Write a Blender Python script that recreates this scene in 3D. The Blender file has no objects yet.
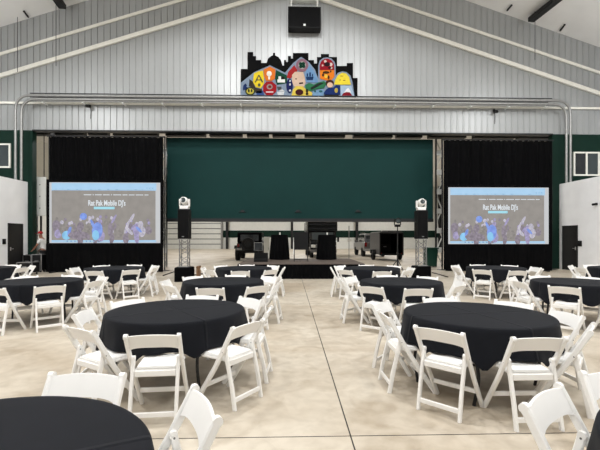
import bpy, bmesh, math, random
from mathutils import Vector, Matrix
random.seed(7)
PI = math.pi
sc = bpy.context.scene
COL = sc.collection
# ------------------------------------------------------------------ camera frame
F, CX, HY, H = 390.0, 300.0, 238.0, 1.55
TH = math.atan((300-289)/F)
CT, ST = math.cos(TH), math.sin(TH)
def W(xc, d):                       # camera-frame ground position -> building frame
    return (xc*CT + d*ST, -xc*ST + d*CT)
def Q(px, py, Y):                   # pixel -> point on the wall plane at Y
    u = (px-CX)/F
    zc = Y/(CT - u*ST)
    return Vector((zc*(u*CT+ST), Y, H-(py-HY)*zc/F))
def G(px, d):                       # pixel column and camera depth -> building x, y
    return W((px-CX)*d/F, d)
# ------------------------------------------------------------------ materials
def lin(c):
    c = c/255.0
    return c/12.92 if c <= .04045 else ((c+.055)/1.055)**2.4
def rgb(r, g, b): return (lin(r), lin(g), lin(b), 1)
MATS = {}
def mat(name, col, rough=.6, metal=0., noise=.06, scale=6., bump=0., bscale=60., spec=.5, emis=None, estr=0., sheen=0., stretch=None):
    m = bpy.data.materials.new(name); m.use_nodes = True
    nt = m.node_tree; n = nt.nodes; l = nt.links
    b = n['Principled BSDF']
    b.inputs['Roughness'].default_value = rough
    b.inputs['Metallic'].default_value = metal
    b.inputs['Specular IOR Level'].default_value = spec
    if sheen: b.inputs['Sheen Weight'].default_value = sheen
    tc = n.new('ShaderNodeTexCoord'); mp = n.new('ShaderNodeMapping')
    l.new(tc.outputs['Object'], mp.inputs['Vector'])
    if stretch: mp.inputs['Scale'].default_value = stretch
    nz = n.new('ShaderNodeTexNoise'); nz.inputs['Scale'].default_value = scale; nz.inputs['Detail'].default_value = 4
    l.new(mp.outputs['Vector'], nz.inputs['Vector'])
    rp = n.new('ShaderNodeValToRGB')
    lo = [max(0, c*(1-noise*2)) for c in col[:3]]+[1]; hi = [min(1, c*(1+noise*2)) for c in col[:3]]+[1]
    rp.color_ramp.elements[0].position = .3; rp.color_ramp.elements[1].position = .7
    rp.color_ramp.elements[0].color = lo; rp.color_ramp.elements[1].color = hi
    l.new(nz.outputs['Fac'], rp.inputs['Fac'])
    l.new(rp.outputs['Color'], b.inputs['Base Color'])
    if bump:
        n2 = n.new('ShaderNodeTexNoise'); n2.inputs['Scale'].default_value = bscale
        l.new(mp.outputs['Vector'], n2.inputs['Vector'])
        bp = n.new('ShaderNodeBump'); bp.inputs['Strength'].default_value = bump; bp.inputs['Distance'].default_value = .01
        l.new(n2.outputs['Fac'], bp.inputs['Height']); l.new(bp.outputs['Normal'], b.inputs['Normal'])
    if emis:
        b.inputs['Emission Color'].default_value = emis; b.inputs['Emission Strength'].default_value = estr
    MATS[name] = m
    return m
M = MATS
mat('white_resin', rgb(238,236,232), .38, noise=.01, scale=4)
mat('white_vinyl', rgb(240,239,236), .5, noise=.01, bump=.1, bscale=90)
mat('steel', rgb(150,150,150), .35, .9, .03)
mat('galvanized', rgb(150,150,148), .4, .6, .06, 14)
mat('bright_steel', rgb(205,205,205), .3, .85, .03)
mat('white_metal', rgb(226,226,220), .45, 0, .02, 3)
mat('gable_panel', rgb(163,165,165), .36, .15, .02, 1.5, stretch=(1,1,.15))
mat('seam_and_shade_grey', rgb(151,152,151), .6)  # gable panel seams; also the painted shade between roll-up door slats
mat('trim_white', rgb(236,234,224), .5, 0, .02)
mat('insulation', rgb(240,239,237), .6, 0, .03, .5, bump=.4, bscale=1.2)
mat('block_white', rgb(243,243,243), .7, 0, .015, 2)
mat('green_paint', rgb(7,38,29), .6, 0, .06, 1.5, spec=.2)
mat('green_door', rgb(14,49,47), .7, 0, .03, .8, spec=.15)
mat('green_bin', rgb(4,48,36), .45, 0, .03)
mat('black_fabric', rgb(6,6,7), .95, 0, .1, 8, spec=.08)
mat('black_drape', rgb(6,6,7), .95, 0, .08, 5, spec=.08)
mat('black_paint', rgb(10,10,11), .55, 0, .05)
mat('black_plastic', rgb(9,9,10), .6, 0, .05, spec=.25)
mat('dark_grille', rgb(6,6,7), .8, 0, .1, 80, spec=.15, bump=.3, bscale=200)
mat('dark_metal', rgb(40,40,42), .45, .5, .05)
mat('deck', rgb(95,84,76), .7, 0, .08, 5)
mat('glass_dark', rgb(20,24,28), .08, 0, .02, spec=.8)
mat('glass_grey', rgb(52,60,62), .12, 0, .05, 2, spec=.8)
mat('rubber', rgb(18,18,18), .85)
mat('car_black', rgb(10,10,11), .22, 0, .02)
mat('car_silver', rgb(120,118,116), .28, .6, .04)
mat('trailer_grey', rgb(98,96,94), .4, .3, .05)
mat('red_lens', rgb(120,24,24), .25)
mat('lamp_lens', rgb(230,228,220), .15)
mat('yellow_paint', rgb(222,184,60), .5)
mat('skin', rgb(150,104,82), .55, 0, .02)
mat('red_cloth', rgb(168,24,30), .8)
mat('white_cloth', rgb(226,224,220), .85, 0, .02)
mat('dark_cloth', rgb(22,22,26), .9)
mat('wood', rgb(126,92,62), .6, 0, .15, 6, stretch=(1,1,.2))
mat('amber', rgb(214,140,40), .4)
# tablecloth: black linen with pressed fold creases on the top
def cloth_mat():
    m = mat('tablecloth', rgb(14,16,22), .85, 0, .06, 9, spec=.2, sheen=.02)
    nt = m.node_tree; n = nt.nodes; l = nt.links; b = n['Principled BSDF']
    tc = n.new('ShaderNodeTexCoord'); sp = n.new('ShaderNodeSeparateXYZ'); l.new(tc.outputs['Object'], sp.inputs[0])
    hs = []
    for ax in ('X', 'Y'):
        ab = n.new('ShaderNodeMath'); ab.operation = 'ABSOLUTE'; l.new(sp.outputs[ax], ab.inputs[0])
        mr = n.new('ShaderNodeMapRange'); mr.inputs['From Min'].default_value = 0; mr.inputs['From Max'].default_value = .022
        mr.inputs['To Min'].default_value = 1; mr.inputs['To Max'].default_value = 0; mr.interpolation_type = 'SMOOTHSTEP'
        l.new(ab.outputs[0], mr.inputs['Value']); hs.append(mr)
    mx = n.new('ShaderNodeMath'); mx.operation = 'MAXIMUM'
    l.new(hs[0].outputs[0], mx.inputs[0]); l.new(hs[1].outputs[0], mx.inputs[1])
    bp = n.new('ShaderNodeBump'); bp.inputs['Strength'].default_value = .8; bp.inputs['Distance'].default_value = .012
    l.new(mx.outputs[0], bp.inputs['Height']); l.new(bp.outputs['Normal'], b.inputs['Normal'])
cloth_mat()
def floor_mat():
    m = bpy.data.materials.new('polished_concrete'); m.use_nodes = True; MATS['floor'] = m
    nt = m.node_tree; n = nt.nodes; l = nt.links; b = n['Principled BSDF']
    tc = n.new('ShaderNodeTexCoord')
    def noise(s, d, dist=0):
        z = n.new('ShaderNodeTexNoise'); z.inputs['Scale'].default_value = s; z.inputs['Detail'].default_value = d
        z.inputs['Distortion'].default_value = dist; l.new(tc.outputs['Object'], z.inputs['Vector']); return z
    a = noise(.7, 6, .6); c = noise(7, 8, .3); v = noise(2.2, 8, 1.2)
    r = n.new('ShaderNodeValToRGB'); e = r.color_ramp.elements
    e[0].position = .3; e[0].color = rgb(184,173,156); e[1].position = .7; e[1].color = rgb(210,201,185)
    l.new(a.outputs['Fac'], r.inputs['Fac'])
    r2 = n.new('ShaderNodeValToRGB'); e = r2.color_ramp.elements
    e[0].position = .28; e[0].color = (.80,.78,.76,1); e[1].position = .62; e[1].color = (1,1,1,1)
    l.new(c.outputs['Fac'], r2.inputs['Fac'])
    r3 = n.new('ShaderNodeValToRGB'); e = r3.color_ramp.elements      # trowel marks / stains
    e[0].position = .3; e[0].color = (.8,.77,.73,1); e[1].position = .5; e[1].color = (1,1,1,1)
    l.new(v.outputs['Fac'], r3.inputs['Fac'])
    m1 = n.new('ShaderNodeMixRGB'); m1.blend_type = 'MULTIPLY'; m1.inputs[0].default_value = .7
    l.new(r.outputs[0], m1.inputs[1]); l.new(r2.outputs[0], m1.inputs[2])
    m2 = n.new('ShaderNodeMixRGB'); m2.blend_type = 'MULTIPLY'; m2.inputs[0].default_value = .9
    l.new(m1.outputs[0], m2.inputs[1]); l.new(r3.outputs[0], m2.inputs[2])
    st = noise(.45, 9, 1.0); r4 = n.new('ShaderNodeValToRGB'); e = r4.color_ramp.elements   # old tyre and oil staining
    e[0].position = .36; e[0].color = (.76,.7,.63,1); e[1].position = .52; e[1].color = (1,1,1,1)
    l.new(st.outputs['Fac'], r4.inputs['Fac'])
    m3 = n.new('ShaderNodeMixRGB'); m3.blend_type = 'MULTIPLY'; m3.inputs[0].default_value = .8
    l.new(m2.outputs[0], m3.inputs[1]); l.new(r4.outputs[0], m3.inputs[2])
    l.new(m3.outputs[0], b.inputs['Base Color'])
    b.inputs['Roughness'].default_value = .48; b.inputs['Specular IOR Level'].default_value = .35
floor_mat()
# ------------------------------------------------------------------ mesh helpers
def B(): return bmesh.new()
def box(bm, c, s, rot=None, bev=0., seg=1):
    r = bmesh.ops.create_cube(bm, size=1)
    vs = r['verts']
    mx = Matrix.Translation(Vector(c)) @ (rot.to_4x4() if rot else Matrix.Identity(4)) @ Matrix.Diagonal((s[0], s[1], s[2], 1))
    bmesh.ops.transform(bm, matrix=mx, verts=vs)
    if bev:
        es = list({e for v in vs for e in v.link_edges})
        bmesh.ops.bevel(bm, geom=es, offset=bev, segments=seg, profile=.5, affect='EDGES')
def box2(bm, a, b, bev=0.):
    box(bm, [(p+q)/2 for p, q in zip(a, b)], [abs(q-p) for p, q in zip(a, b)], bev=bev)
def bar(bm, p0, p1, w, t, up=(0,0,1), bev=0.):       # rectangular bar; w across, t along the up side
    p0, p1 = Vector(p0), Vector(p1); d = (p1-p0); L = d.length; d.normalize()
    x = d.cross(Vector(up))
    if x.length < 1e-4: x = Vector((1,0,0))
    x.normalize(); z = x.cross(d)
    R = Matrix((x, d, z)).transposed()
    box(bm, (p0+p1)/2, (w, L, t), R, bev)
def tube(bm, pts, r, n=8, cap=True):
    pts = [Vector(p) for p in pts]
    rings = []
    prev = None
    for i, p in enumerate(pts):
        a = pts[max(0, i-1)]; b = pts[min(len(pts)-1, i+1)]
        t = (b-a).normalized()
        if prev is None:
            u = t.orthogonal().normalized()
        else:
            u = (prev - t*prev.dot(t)).normalized()
        prev = u; v = t.cross(u)
        rr = r[i] if isinstance(r, (list, tuple)) else r
        rings.append([bm.verts.new(p + (u*math.cos(2*PI*k/n) + v*math.sin(2*PI*k/n))*rr) for k in range(n)])
    for a, b in zip(rings, rings[1:]):
        for k in range(n):
            f = bm.faces.new((a[k], a[(k+1)%n], b[(k+1)%n], b[k])); f.smooth = True
    if cap:
        bm.faces.new(rings[0][::-1]); bm.faces.new(rings[-1])
def sweep(bm, pts, prof, xaxis=(1,0,0)):             # sweep a profile (x, n) along a path lying in the plane normal to xaxis
    X = Vector(xaxis); pts = [Vector(p) for p in pts]; rings = []
    for i, p in enumerate(pts):
        t = (pts[min(len(pts)-1, i+1)] - pts[max(0, i-1)]).normalized()
        nn = t.cross(X).normalized()
        rings.append([bm.verts.new(p + X*a + nn*b) for a, b in prof])
    n = len(prof)
    for a, b in zip(rings, rings[1:]):
        for k in range(n): bm.faces.new((a[k], a[(k+1)%n], b[(k+1)%n], b[k]))
    bm.faces.new(rings[0][::-1]); bm.faces.new(rings[-1])
def rrect(w, t, c):
    return [(-w/2+c,-t/2),(w/2-c,-t/2),(w/2,-t/2+c),(w/2,t/2-c),(w/2-c,t/2),(-w/2+c,t/2),(-w/2,t/2-c),(-w/2,-t/2+c)]
def lathe(bm, prof, n=24, c=(0,0,0), smooth=True):   # prof: (r, z)
    c = Vector(c); rings = []
    for r, z in prof:
        if r < 1e-6: rings.append([bm.verts.new(c+Vector((0,0,z)))])
        else: rings.append([bm.verts.new(c+Vector((r*math.cos(2*PI*k/n), r*math.sin(2*PI*k/n), z))) for k in range(n)])
    for a, b in zip(rings, rings[1:]):
        for k in range(n):
            k2 = (k+1) % n
            if len(a) == 1 and len(b) == 1: continue
            if len(a) == 1: f = bm.faces.new((a[0], b[k2], b[k]))
            elif len(b) == 1: f = bm.faces.new((a[k], a[k2], b[0]))
            else: f = bm.faces.new((a[k], a[k2], b[k2], b[k]))
            f.smooth = smooth
    if len(rings[0]) > 1: bm.faces.new(rings[0][::-1])
    if len(rings[-1]) > 1: bm.faces.new(rings[-1])
def prism(bm, poly, y0, y1, mi=0):                   # XZ polygon extruded along Y
    a = [bm.verts.new((p[0], y0, p[1])) for p in poly]; b = [bm.verts.new((p[0], y1, p[1])) for p in poly]
    n = len(poly)
    fs = [bm.faces.new(a), bm.faces.new(b[::-1])]
    for k in range(n): fs.append(bm.faces.new((a[(k+1)%n], a[k], b[k], b[(k+1)%n])))
    for f in fs: f.material_index = mi
def prism_x(bm, poly, x0, x1):                       # YZ polygon extruded along X
    a = [bm.verts.new((x0, p[0], p[1])) for p in poly]; b = [bm.verts.new((x1, p[0], p[1])) for p in poly]
    n = len(poly); bm.faces.new(a); bm.faces.new(b[::-1])
    for k in range(n): bm.faces.new((a[(k+1)%n], a[k], b[k], b[(k+1)%n]))
def obj(name, bm, m, parent=None, loc=None, fix=True):
    if fix: bmesh.ops.recalc_face_normals(bm, faces=bm.faces[:])
    for e in bm.edges:
        if len(e.link_faces) == 2 and (not all(f.smooth for f in e.link_faces) or e.calc_face_angle(0) > .9): e.smooth = False
    me = bpy.data.meshes.new(name); bm.to_mesh(me); bm.free()
    ms = m if isinstance(m, (list, tuple)) else [m]
    for k in ms: me.materials.append(M[k] if isinstance(k, str) else k)
    o = bpy.data.objects.new(name, me); COL.objects.link(o)
    if parent: o.parent = parent
    if loc: o.location = loc
    return o
def tag(o, label=None, cat=None, group=None, kind=None):
    if label: o['label'] = label
    if cat: o['category'] = cat
    if group: o['group'] = group
    if kind: o['kind'] = kind
    return o
def thing(name, label, cat, loc=(0,0,0), rz=0., group=None):
    o = bpy.data.objects.new(name, None); COL.objects.link(o)
    o.location = loc; o.rotation_euler = (0,0,rz); o.empty_display_size = .1
    return tag(o, label, cat, group)
def struct(name, bm, m, label, cat, parent=None):
    o = obj(name, bm, m, parent)
    return tag(o, label, cat, kind='structure')
def copy_tree(o, parent=None):
    c = o.copy(); COL.objects.link(c)
    if parent: c.parent = parent
    for ch in list(o.children): copy_tree(ch, c)
    return c
# ------------------------------------------------------------------ the hall
WY = 19.2                      # plane of the end wall
XL, XR = -12.6, 13.55          # side-room walls
OL, OR = -12.38, 13.2          # hangar opening
HZ = 6.75                      # underside of the header
HW = 21.0; APEX = 16.3; SL = .33
def roof(x): return APEX - SL*abs(x)
YB = -14.0
FARY = 56.0
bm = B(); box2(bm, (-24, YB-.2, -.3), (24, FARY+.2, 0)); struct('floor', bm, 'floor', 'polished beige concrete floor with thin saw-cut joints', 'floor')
# saw joints: thin dark sealant strips
bm = B()
jx = (354-289)*(604.5/(447-238))/F
for x in (jx, jx-6.1, jx+6.1):
    box2(bm, (x-.005, YB, -.002), (x+.005, 18.8, .0012))
struct('trim_1', bm, 'dark_metal', 'thin dark lengthwise floor joints filled with sealant', 'floor joint')
bm = B()
for y in (3.04, 9.15, 15.2):
    box2(bm, (-12.4, y-.004, -.002), (13.4, y+.004, .0012))
struct('trim_2', bm, 'dark_metal', 'thin dark crosswise floor joints filled with sealant', 'floor joint')
bm = B(); box2(bm, (OL, 19.0, -.004), (OR, 19.12, .003)); 
struct('trim_3', bm, 'dark_metal', 'dark floor track of the hangar door crossing the concrete', 'door track')
# gable wall with ribs
bm = B()
pts = [(-HW, HZ), (HW, HZ), (HW, roof(HW)), (0, APEX), (-HW, roof(HW))]
prism(bm, pts, WY, WY+.25)
x = -HW+.1
while x < HW:
    z1 = roof(x)-.03
    for dx, w, d in ((0, .045, .03),):
        prism(bm, [(x-w/2, HZ), (x+w/2, HZ), (x+w/2, z1), (x-w/2, z1)], WY-d, WY+.01)
    prism(bm, [(x+.03, HZ), (x+.052, HZ), (x+.052, z1), (x+.03, z1)], WY-.006, WY+.01, 1)
    x += .305
struct('wall_back', bm, ['gable_panel', 'seam_and_shade_grey'], 'tall white ribbed metal gable wall above the hangar opening', 'wall')
# green lower walls either side of the opening
bm = B(); box2(bm, (-HW, WY-.02, 0), (OL, WY+.3, HZ)); struct('wall_back_left', bm, 'green_paint', 'dark green wall strip left of the hangar opening', 'wall')
bm = B(); box2(bm, (OR, WY-.02, 0), (HW, WY+.3, HZ)); struct('wall_back_right', bm, 'green_paint', 'dark green wall strip right of the hangar opening', 'wall')
# side room walls (white, lower than the hall)
TOPZ = 4.25
bm = B(); box2(bm, (XL-.25, YB, 0), (XL, WY-.02, TOPZ))
for z in [k*.2 for k in range(1, 21)]: box2(bm, (XL-.001, YB, z), (XL+.002, WY-.02, z+.006))
wl = struct('wall_left', bm, 'block_white', 'white painted side-room wall at the left edge', 'wall')
bm = B(); box2(bm, (XR, YB, 0), (XR+.25, WY-.02, TOPZ))
for z in [k*.2 for k in range(1, 21)]: box2(bm, (XR-.002, YB, z), (XR+.001, WY-.02, z+.006))
wr = struct('wall_right', bm, 'block_white', 'white painted side-room wall at the right edge', 'wall')
bm = B(); box2(bm, (-HW, YB, TOPZ-.2), (XL-.25, WY-.03, TOPZ)); struct('ceiling_left', bm, 'block_white', 'flat roof of the left side room', 'ceiling')
bm = B(); box2(bm, (XR+.25, YB, TOPZ-.2), (HW, WY-.03, TOPZ)); struct('ceiling_right', bm, 'block_white', 'flat roof of the right side room', 'ceiling')
bm = B(); box2(bm, (-HW-.2, YB, 0), (-HW, WY, roof(HW))); struct('wall_far_left', bm, 'gable_panel', 'outer left wall of the hall', 'wall')
bm = B(); box2(bm, (HW, YB, 0), (HW+.2, WY, roof(HW))); struct('wall_far_right', bm, 'gable_panel', 'outer right wall of the hall', 'wall')
bm = B(); prism(bm, [(-HW, 0), (HW, 0), (HW, roof(HW)), (0, APEX), (-HW, roof(HW))], YB-.2, YB); struct('wall_front', bm, 'gable_panel', 'end wall of the hall behind the camera', 'wall')
bm = B()
prism(bm, [(-HW-.2, roof(HW+.2)), (0, APEX), (HW+.2, roof(HW+.2)), (HW+.2, roof(HW+.2)+.2), (0, APEX+.2), (-HW-.2, roof(HW+.2)+.2)], YB-.2, WY+.25)
struct('ceiling', bm, 'insulation', 'sloping pale insulated hall ceiling seen at both top corners', 'ceiling')
# sloping trims on the gable: two per side
def slope_trim(name, apex, sl, s, hh, dd, label):
    bm = B()
    x1 = s*HW; zc = apex
    poly = [(0, apex-hh/2), (x1, apex-sl*HW-hh/2), (x1, apex-sl*HW+hh/2), (0, apex+hh/2)]
    if s < 0: poly = poly[::-1]
    prism(bm, poly, WY-dd, WY-.03)
    struct(name, bm, 'trim_white', label, 'trim')
slope_trim('trim_4', 13.78, .321, -1, .19, .14, 'lower sloping white girt on the left half of the gable')
slope_trim('trim_5', 13.78, .321, 1, .19, .14, 'lower sloping white girt on the right half of the gable')
slope_trim('trim_6', 14.8, .318, -1, .14, .09, 'upper sloping white girt on the left half of the gable')
slope_trim('trim_7', 14.8, .318, 1, .14, .09, 'upper sloping white girt on the right half of the gable')
bm = B(); box2(bm, (-HW, WY-.1, 8.0), (HW, WY-.03, 8.1)); struct('trim_8', bm, 'trim_white', 'level white girt just under the conduit rack', 'trim')
bm = B(); box2(bm, (OL, WY-.05, HZ-.03), (OR, WY+.3, HZ+.03)); struct('trim_9', bm, 'dark_metal', 'dark metal edge along the underside of the header', 'trim')
for i, y in enumerate((-5.0, 3.2, 11.2)):       # main roof frames of the hall
    bm = B(); d_ = 1.5
    for s_ in (-1, 1):
        poly = [(0, APEX-d_), (s_*HW, roof(HW)-d_), (s_*HW, roof(HW)-.01), (0, APEX-.01)]
        prism(bm, poly if s_ > 0 else poly[::-1], y-.02, y+.02)
        poly = [(0, APEX-d_-.04), (s_*HW, roof(HW)-d_-.04), (s_*HW, roof(HW)-d_), (0, APEX-d_)]
        prism(bm, poly if s_ > 0 else poly[::-1], y-.15, y+.15)
    struct('trim_%d' % (20+i), bm, 'white_metal', 'deep white roof frame spanning the hall', 'roof frame')
# windows in the green wall
def window(name, pa, pb, label):
    a = Q(pa[0], pa[1], WY-.03); b = Q(pb[0], pb[1], WY-.03)
    w = thing(name, label, 'window', (0,0,0)); w['kind'] = 'structure'
    x0, x1, z0, z1 = a.x, b.x, b.z, a.z
    bm = B(); t = .075
    box2(bm, (x0, WY-.09, z0), (x1, WY-.021, z0+t)); box2(bm, (x0, WY-.09, z1-t), (x1, WY-.021, z1))
    box2(bm, (x0, WY-.09, z0+t), (x0+t, WY-.021, z1-t)); box2(bm, (x1-t, WY-.09, z0+t), (x1, WY-.021, z1-t))
    xm = (x0+x1)/2
    box2(bm, (xm-t/2, WY-.09, z0+t), (xm+t/2, WY-.021, z1-t))
    obj('window_frame', bm, 'trim_white', w)
    for k, (p, q) in enumerate(((x0+t, xm-t/2), (xm+t/2, x1-t))):
        bm = B(); box2(bm, (p, WY-.05, z0+t), (q, WY-.03, z1-t)); obj('pane', bm, ('glass_dark', 'glass_grey')[k], w)
    return w
window('window_1', (-17, 143.5), (11, 168), 'white-framed window in green wall above the left side room')
window('window_2', (573, 152), (599, 176), 'white-framed sliding window in green wall above the right side room')
# doors in the side walls
def side_door(name, X, s, px0, px1, ztop, label):
    # y range from the pixel columns on the wall plane X
    ys = []
    for px in (px0, px1):
        u = (px-CX)/F; zc = X/(u*CT+ST); ys.append(zc*(CT-u*ST))
    y0, y1 = min(ys), max(ys)
    d = thing(name, label, 'door', (0,0,0)); d['kind'] = 'structure'
    bm = B(); t = .05
    for a, b in (((y0, 0), (y0+t, ztop)), ((y1-t, 0), (y1, ztop)), ((y0+t, ztop-t), (y1-t, ztop))):
        box2(bm, (X-.01*s, a[0], a[1]), (X+.05*s, b[0], b[1]))
    obj('door_frame', bm, 'black_paint', d)
    bm = B(); box2(bm, (X-.01*s, y0+t, .01), (X+.03*s, y1-t, ztop-t)); lf = obj('door_leaf', bm, 'black_paint', d)
    bm = B(); hy = y0+.14 if s > 0 else y0+.12
    box2(bm, (X+.03*s, hy-.03, .98), (X+.045*s, hy+.03, 1.14), .004); tube(bm, [(X+.04*s, hy, 1.06), (X+.09*s, hy, 1.06), (X+.09*s, hy+.12, 1.06)], .011)
    obj('door_handle', bm, 'bright_steel', lf)
    return y0, y1
side_door('door_1', XL, 1, 7.6, 22.2, 2.22, 'black door in the white left side-room wall')
yR0, yR1 = side_door('door_2', XR, -1, 563, 578, 2.15, 'black door in the white right side-room wall')
def on_side(X, px, py):
    u = (px-CX)/F; zc = X/(u*CT+ST); return Vector((X, zc*(CT-u*ST), H-(py-HY)*zc/F))
def wallbox(name, X, s, px, py, sy, sz, label, cat, m='black_plastic'):
    p = on_side(X, px, py); t = thing(name, label, cat, p)
    bm = B(); box(bm, (.03*s, 0, 0), (.06, sy, sz), bev=.008); obj('housing', bm, m, t)
    bm = B(); box(bm, (.064*s, 0, sz*.15), (.01, sy*.6, sz*.35), bev=.002); obj('cover_plate', bm, 'dark_metal', t)
wallbox('card_reader', XR, -1, 580.5, 243.5, .2, .26, 'small dark reader box on white wall beside the right black door', 'reader')
wallbox('card_reader', XL, 1, 3.5, 241.5, .16, .24, 'small dark reader box on white wall beside the left black door', 'reader')
# hangar door panel (raised)
bm = B()
a = Q(167, 138, 20.0); b = Q(433, 220, 20.0)
box2(bm, (a.x, 20.0, b.z), (b.x, 20.22, a.z+.02))
dr = thing('door_3', 'huge dark green hangar door panel raised above the stage', 'hangar door', (0,0,0)); dr['kind'] = 'structure'
n = 5
obj('door_panel', bm, 'green_door', dr)
bm = B(); box2(bm, (a.x, 19.94, b.z-.1), (b.x, 20.26, b.z+.06)); obj('bottom_rail', bm, 'dark_metal', dr)
for px in (242.5, 298, 358):
    p = Q(px, 212, 19.99); bm = B()
    box(bm, (p.x, 19.97, p.z), (.36, .07, .035), bev=.01); box(bm, (p.x, 19.985, p.z+.06), (.18, .035, .1), bev=.01)
    obj('handle', bm, 'dark_metal', dr)
# header under-structure: beam with pale insulation showing behind
bm = B(); box2(bm, (OL-1.2, 20.5, 7.35), (OR+1.6, 20.9, 7.75)); rb_ = random.Random(4); x = OL-1.2
while x < OR-2.6:
    w_ = rb_.uniform(.9, 2.4); box2(bm, (x, 20.52, 6.9), (x+w_, 20.88, 7.36)); x += w_+rb_.uniform(.15, .5)
box2(bm, (x, 20.52, 6.9), (OR+1.6, 20.88, 7.36)); struct('trim_10', bm, 'black_paint', 'dark steel beam just behind the header', 'beam')
# bay behind the opening
bm = B(); box2(bm, (-19, FARY, 0), (22, FARY+.2, 9)); struct('wall_far_end', bm, 'white_metal', 'white far wall of the bay seen under the green hangar door', 'wall')
bm = B(); box2(bm, (-9.4, FARY-.06, 1.62), (22, FARY, 2.62)); struct('trim_11', bm, 'green_paint', 'dark green band along the far wall of the bay', 'band')
for i, px in enumerate((227, 292, 357, 440)):
    p = Q(px, 240, FARY-.4); bm = B(); box2(bm, (p.x-.16, FARY-.5, 0), (p.x+.16, FARY-.07, 9))
    struct('trim_%d' % (12+i), bm, 'dark_metal', 'dark steel column on far bay wall, %s' % ('left of the jeep', 'behind the board on stage', 'above the silver pickup', 'behind the right loudspeaker tower')[i], 'column')
bm = B(); box2(bm, (-19.2, WY+.3, 0), (-19, FARY, 9)); struct('wall_bay_left', bm, 'white_metal', 'white left side wall of the bay behind', 'wall')
bm = B(); box2(bm, (22, WY+.3, 0), (22.2, FARY, 9)); struct('wall_bay_right', bm, 'white_metal', 'white right side wall of the bay behind', 'wall')
bm = B(); box2(bm, (-19.2, WY+.25, 9), (22.2, FARY+.2, 9.2)); struct('ceiling_bay', bm, 'insulation', 'pale ceiling of the bay behind', 'ceiling')
# slatted roll-up door on the far wall
a = Q(164, 221, FARY-.1); b = Q(221, 247, FARY-.1)
t = thing('door_4', 'white slatted roll-up door at the far left of the bay', 'roll-up door', (0,0,0)); t['kind'] = 'structure'
bm = B(); ns = 7; zt = a.z+1.2; h = (zt)/ns
for k in range(ns):
    box2(bm, (a.x, FARY-.14, k*h+.0), (b.x, FARY-.001, (k+1)*h-.14))
    n0 = len(bm.faces); box2(bm, (a.x, FARY-.06, (k+1)*h-.14), (b.x, FARY-.001, (k+1)*h))
    bm.faces.ensure_lookup_table()
    for f in bm.faces[n0:]: f.material_index = 1  # slat gaps coloured grey, shadow lines painted in
obj('curtain', bm, ['white_metal', 'seam_and_shade_grey'], t)
bm = B(); box2(bm, (b.x, FARY-.25, 0), (b.x+.25, FARY-.001, zt+.3)); box2(bm, (a.x-.25, FARY-.25, 0), (a.x, FARY-.001, zt+.3)); obj('guide_rail', bm, 'galvanized', t)
# girts on bay near-left (seen between the left green strip and the drape)
bm = B(); box2(bm, (-13.2, 22.2, 0), (-11.9, 22.35, 9)); struct('wall_partition', bm, 'insulation', 'pale inner wall seen between green strip and left drape', 'wall')
for i, z in enumerate((5.2, 6.1)):
    bm = B(); bar(bm, (-13.1, 22.1, z+.25), (-10.9, 22.1, z-.15), .08, .14); struct('trim_%d' % (16+i), bm, 'dark_metal', ('lower', 'upper')[i]+' dark steel brace left of the left drape', 'brace')
# ------------------------------------------------------------------ conduits
CY = 18.72
def rounded(pts, r=.45, n=6):
    pts = [Vector(p) for p in pts]; out = [pts[0]]
    for a, b, c in zip(pts, pts[1:], pts[2:]):
        d1 = (a-b).normalized(); d2 = (c-b).normalized(); p = b+d1*r; q = b+d2*r
        for k in range(n+1):
            t = k/n; out.append(p*(1-t)**2 + b*2*t*(1-t) + q*t*t)
    return out + [pts[-1]]
for i, (dx, dz, r) in enumerate(((0, -.03, .06), (.27, -.2, .06))):
    xl = Q(15.5, 120, CY).x + dx; xr = Q(570.5, 120, CY).x - dx*.75
    bm = B()
    tube(bm, rounded([(xl, CY, TOPZ+.01), (xl, CY, 8.3+dz), (xr, CY, 8.3+dz), (xr, CY, TOPZ+.01)], .7), r, 10)
    o = obj('conduit', bm, 'galvanized'); tag(o, ('outer upper', 'inner lower')[i]+' large grey steel conduit crossing the gable and bending down at both ends', 'conduit')
for i, (dz, r, x0, x1) in enumerate(((.07, .024, 30, 552), (-.115, .018, 30, 548), (-.295, .02, 35, 545))):
    xa = Q(x0, 95, CY).x; xb = Q(x1, 95, CY).x
    bm = B(); tube(bm, [(xa, CY-.0, 8.3+dz), (xb, CY-.0, 8.3+dz)], r, 8)
    o = obj('conduit', bm, ('dark_metal', 'dark_metal', 'galvanized')[i]); tag(o, 'thin straight %s conduit running %s along the rack' % (('dark', 'dark', 'grey')[i], ('highest', 'between the two large ones', 'lowest')[i]), 'conduit')
bracket = None
for k in range(14):
    x = -11.6 + k*1.86
    if bracket is None:
        t = thing('pipe_bracket', 'pale angled bracket carrying the conduit rack on the gable wall', 'bracket', (x, CY, 7.8), group='pipe brackets along the conduit rack')
        bm = B(); bar(bm, (0, -.06, .14), (0, .36, .14), .05, .05); obj('arm', bm, 'white_metal', t)
        bm = B(); bar(bm, (0, .1, .3), (.0, .36, .6), .05, .04); obj('strut', bm, 'white_metal', t)
        bm = B(); bar(bm, (0, .1, .1), (0, .1, .6), .05, .03); obj('upright', bm, 'white_metal', t)
        bracket = t
    else:
        c = copy_tree(bracket); c.location.x = x
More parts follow.
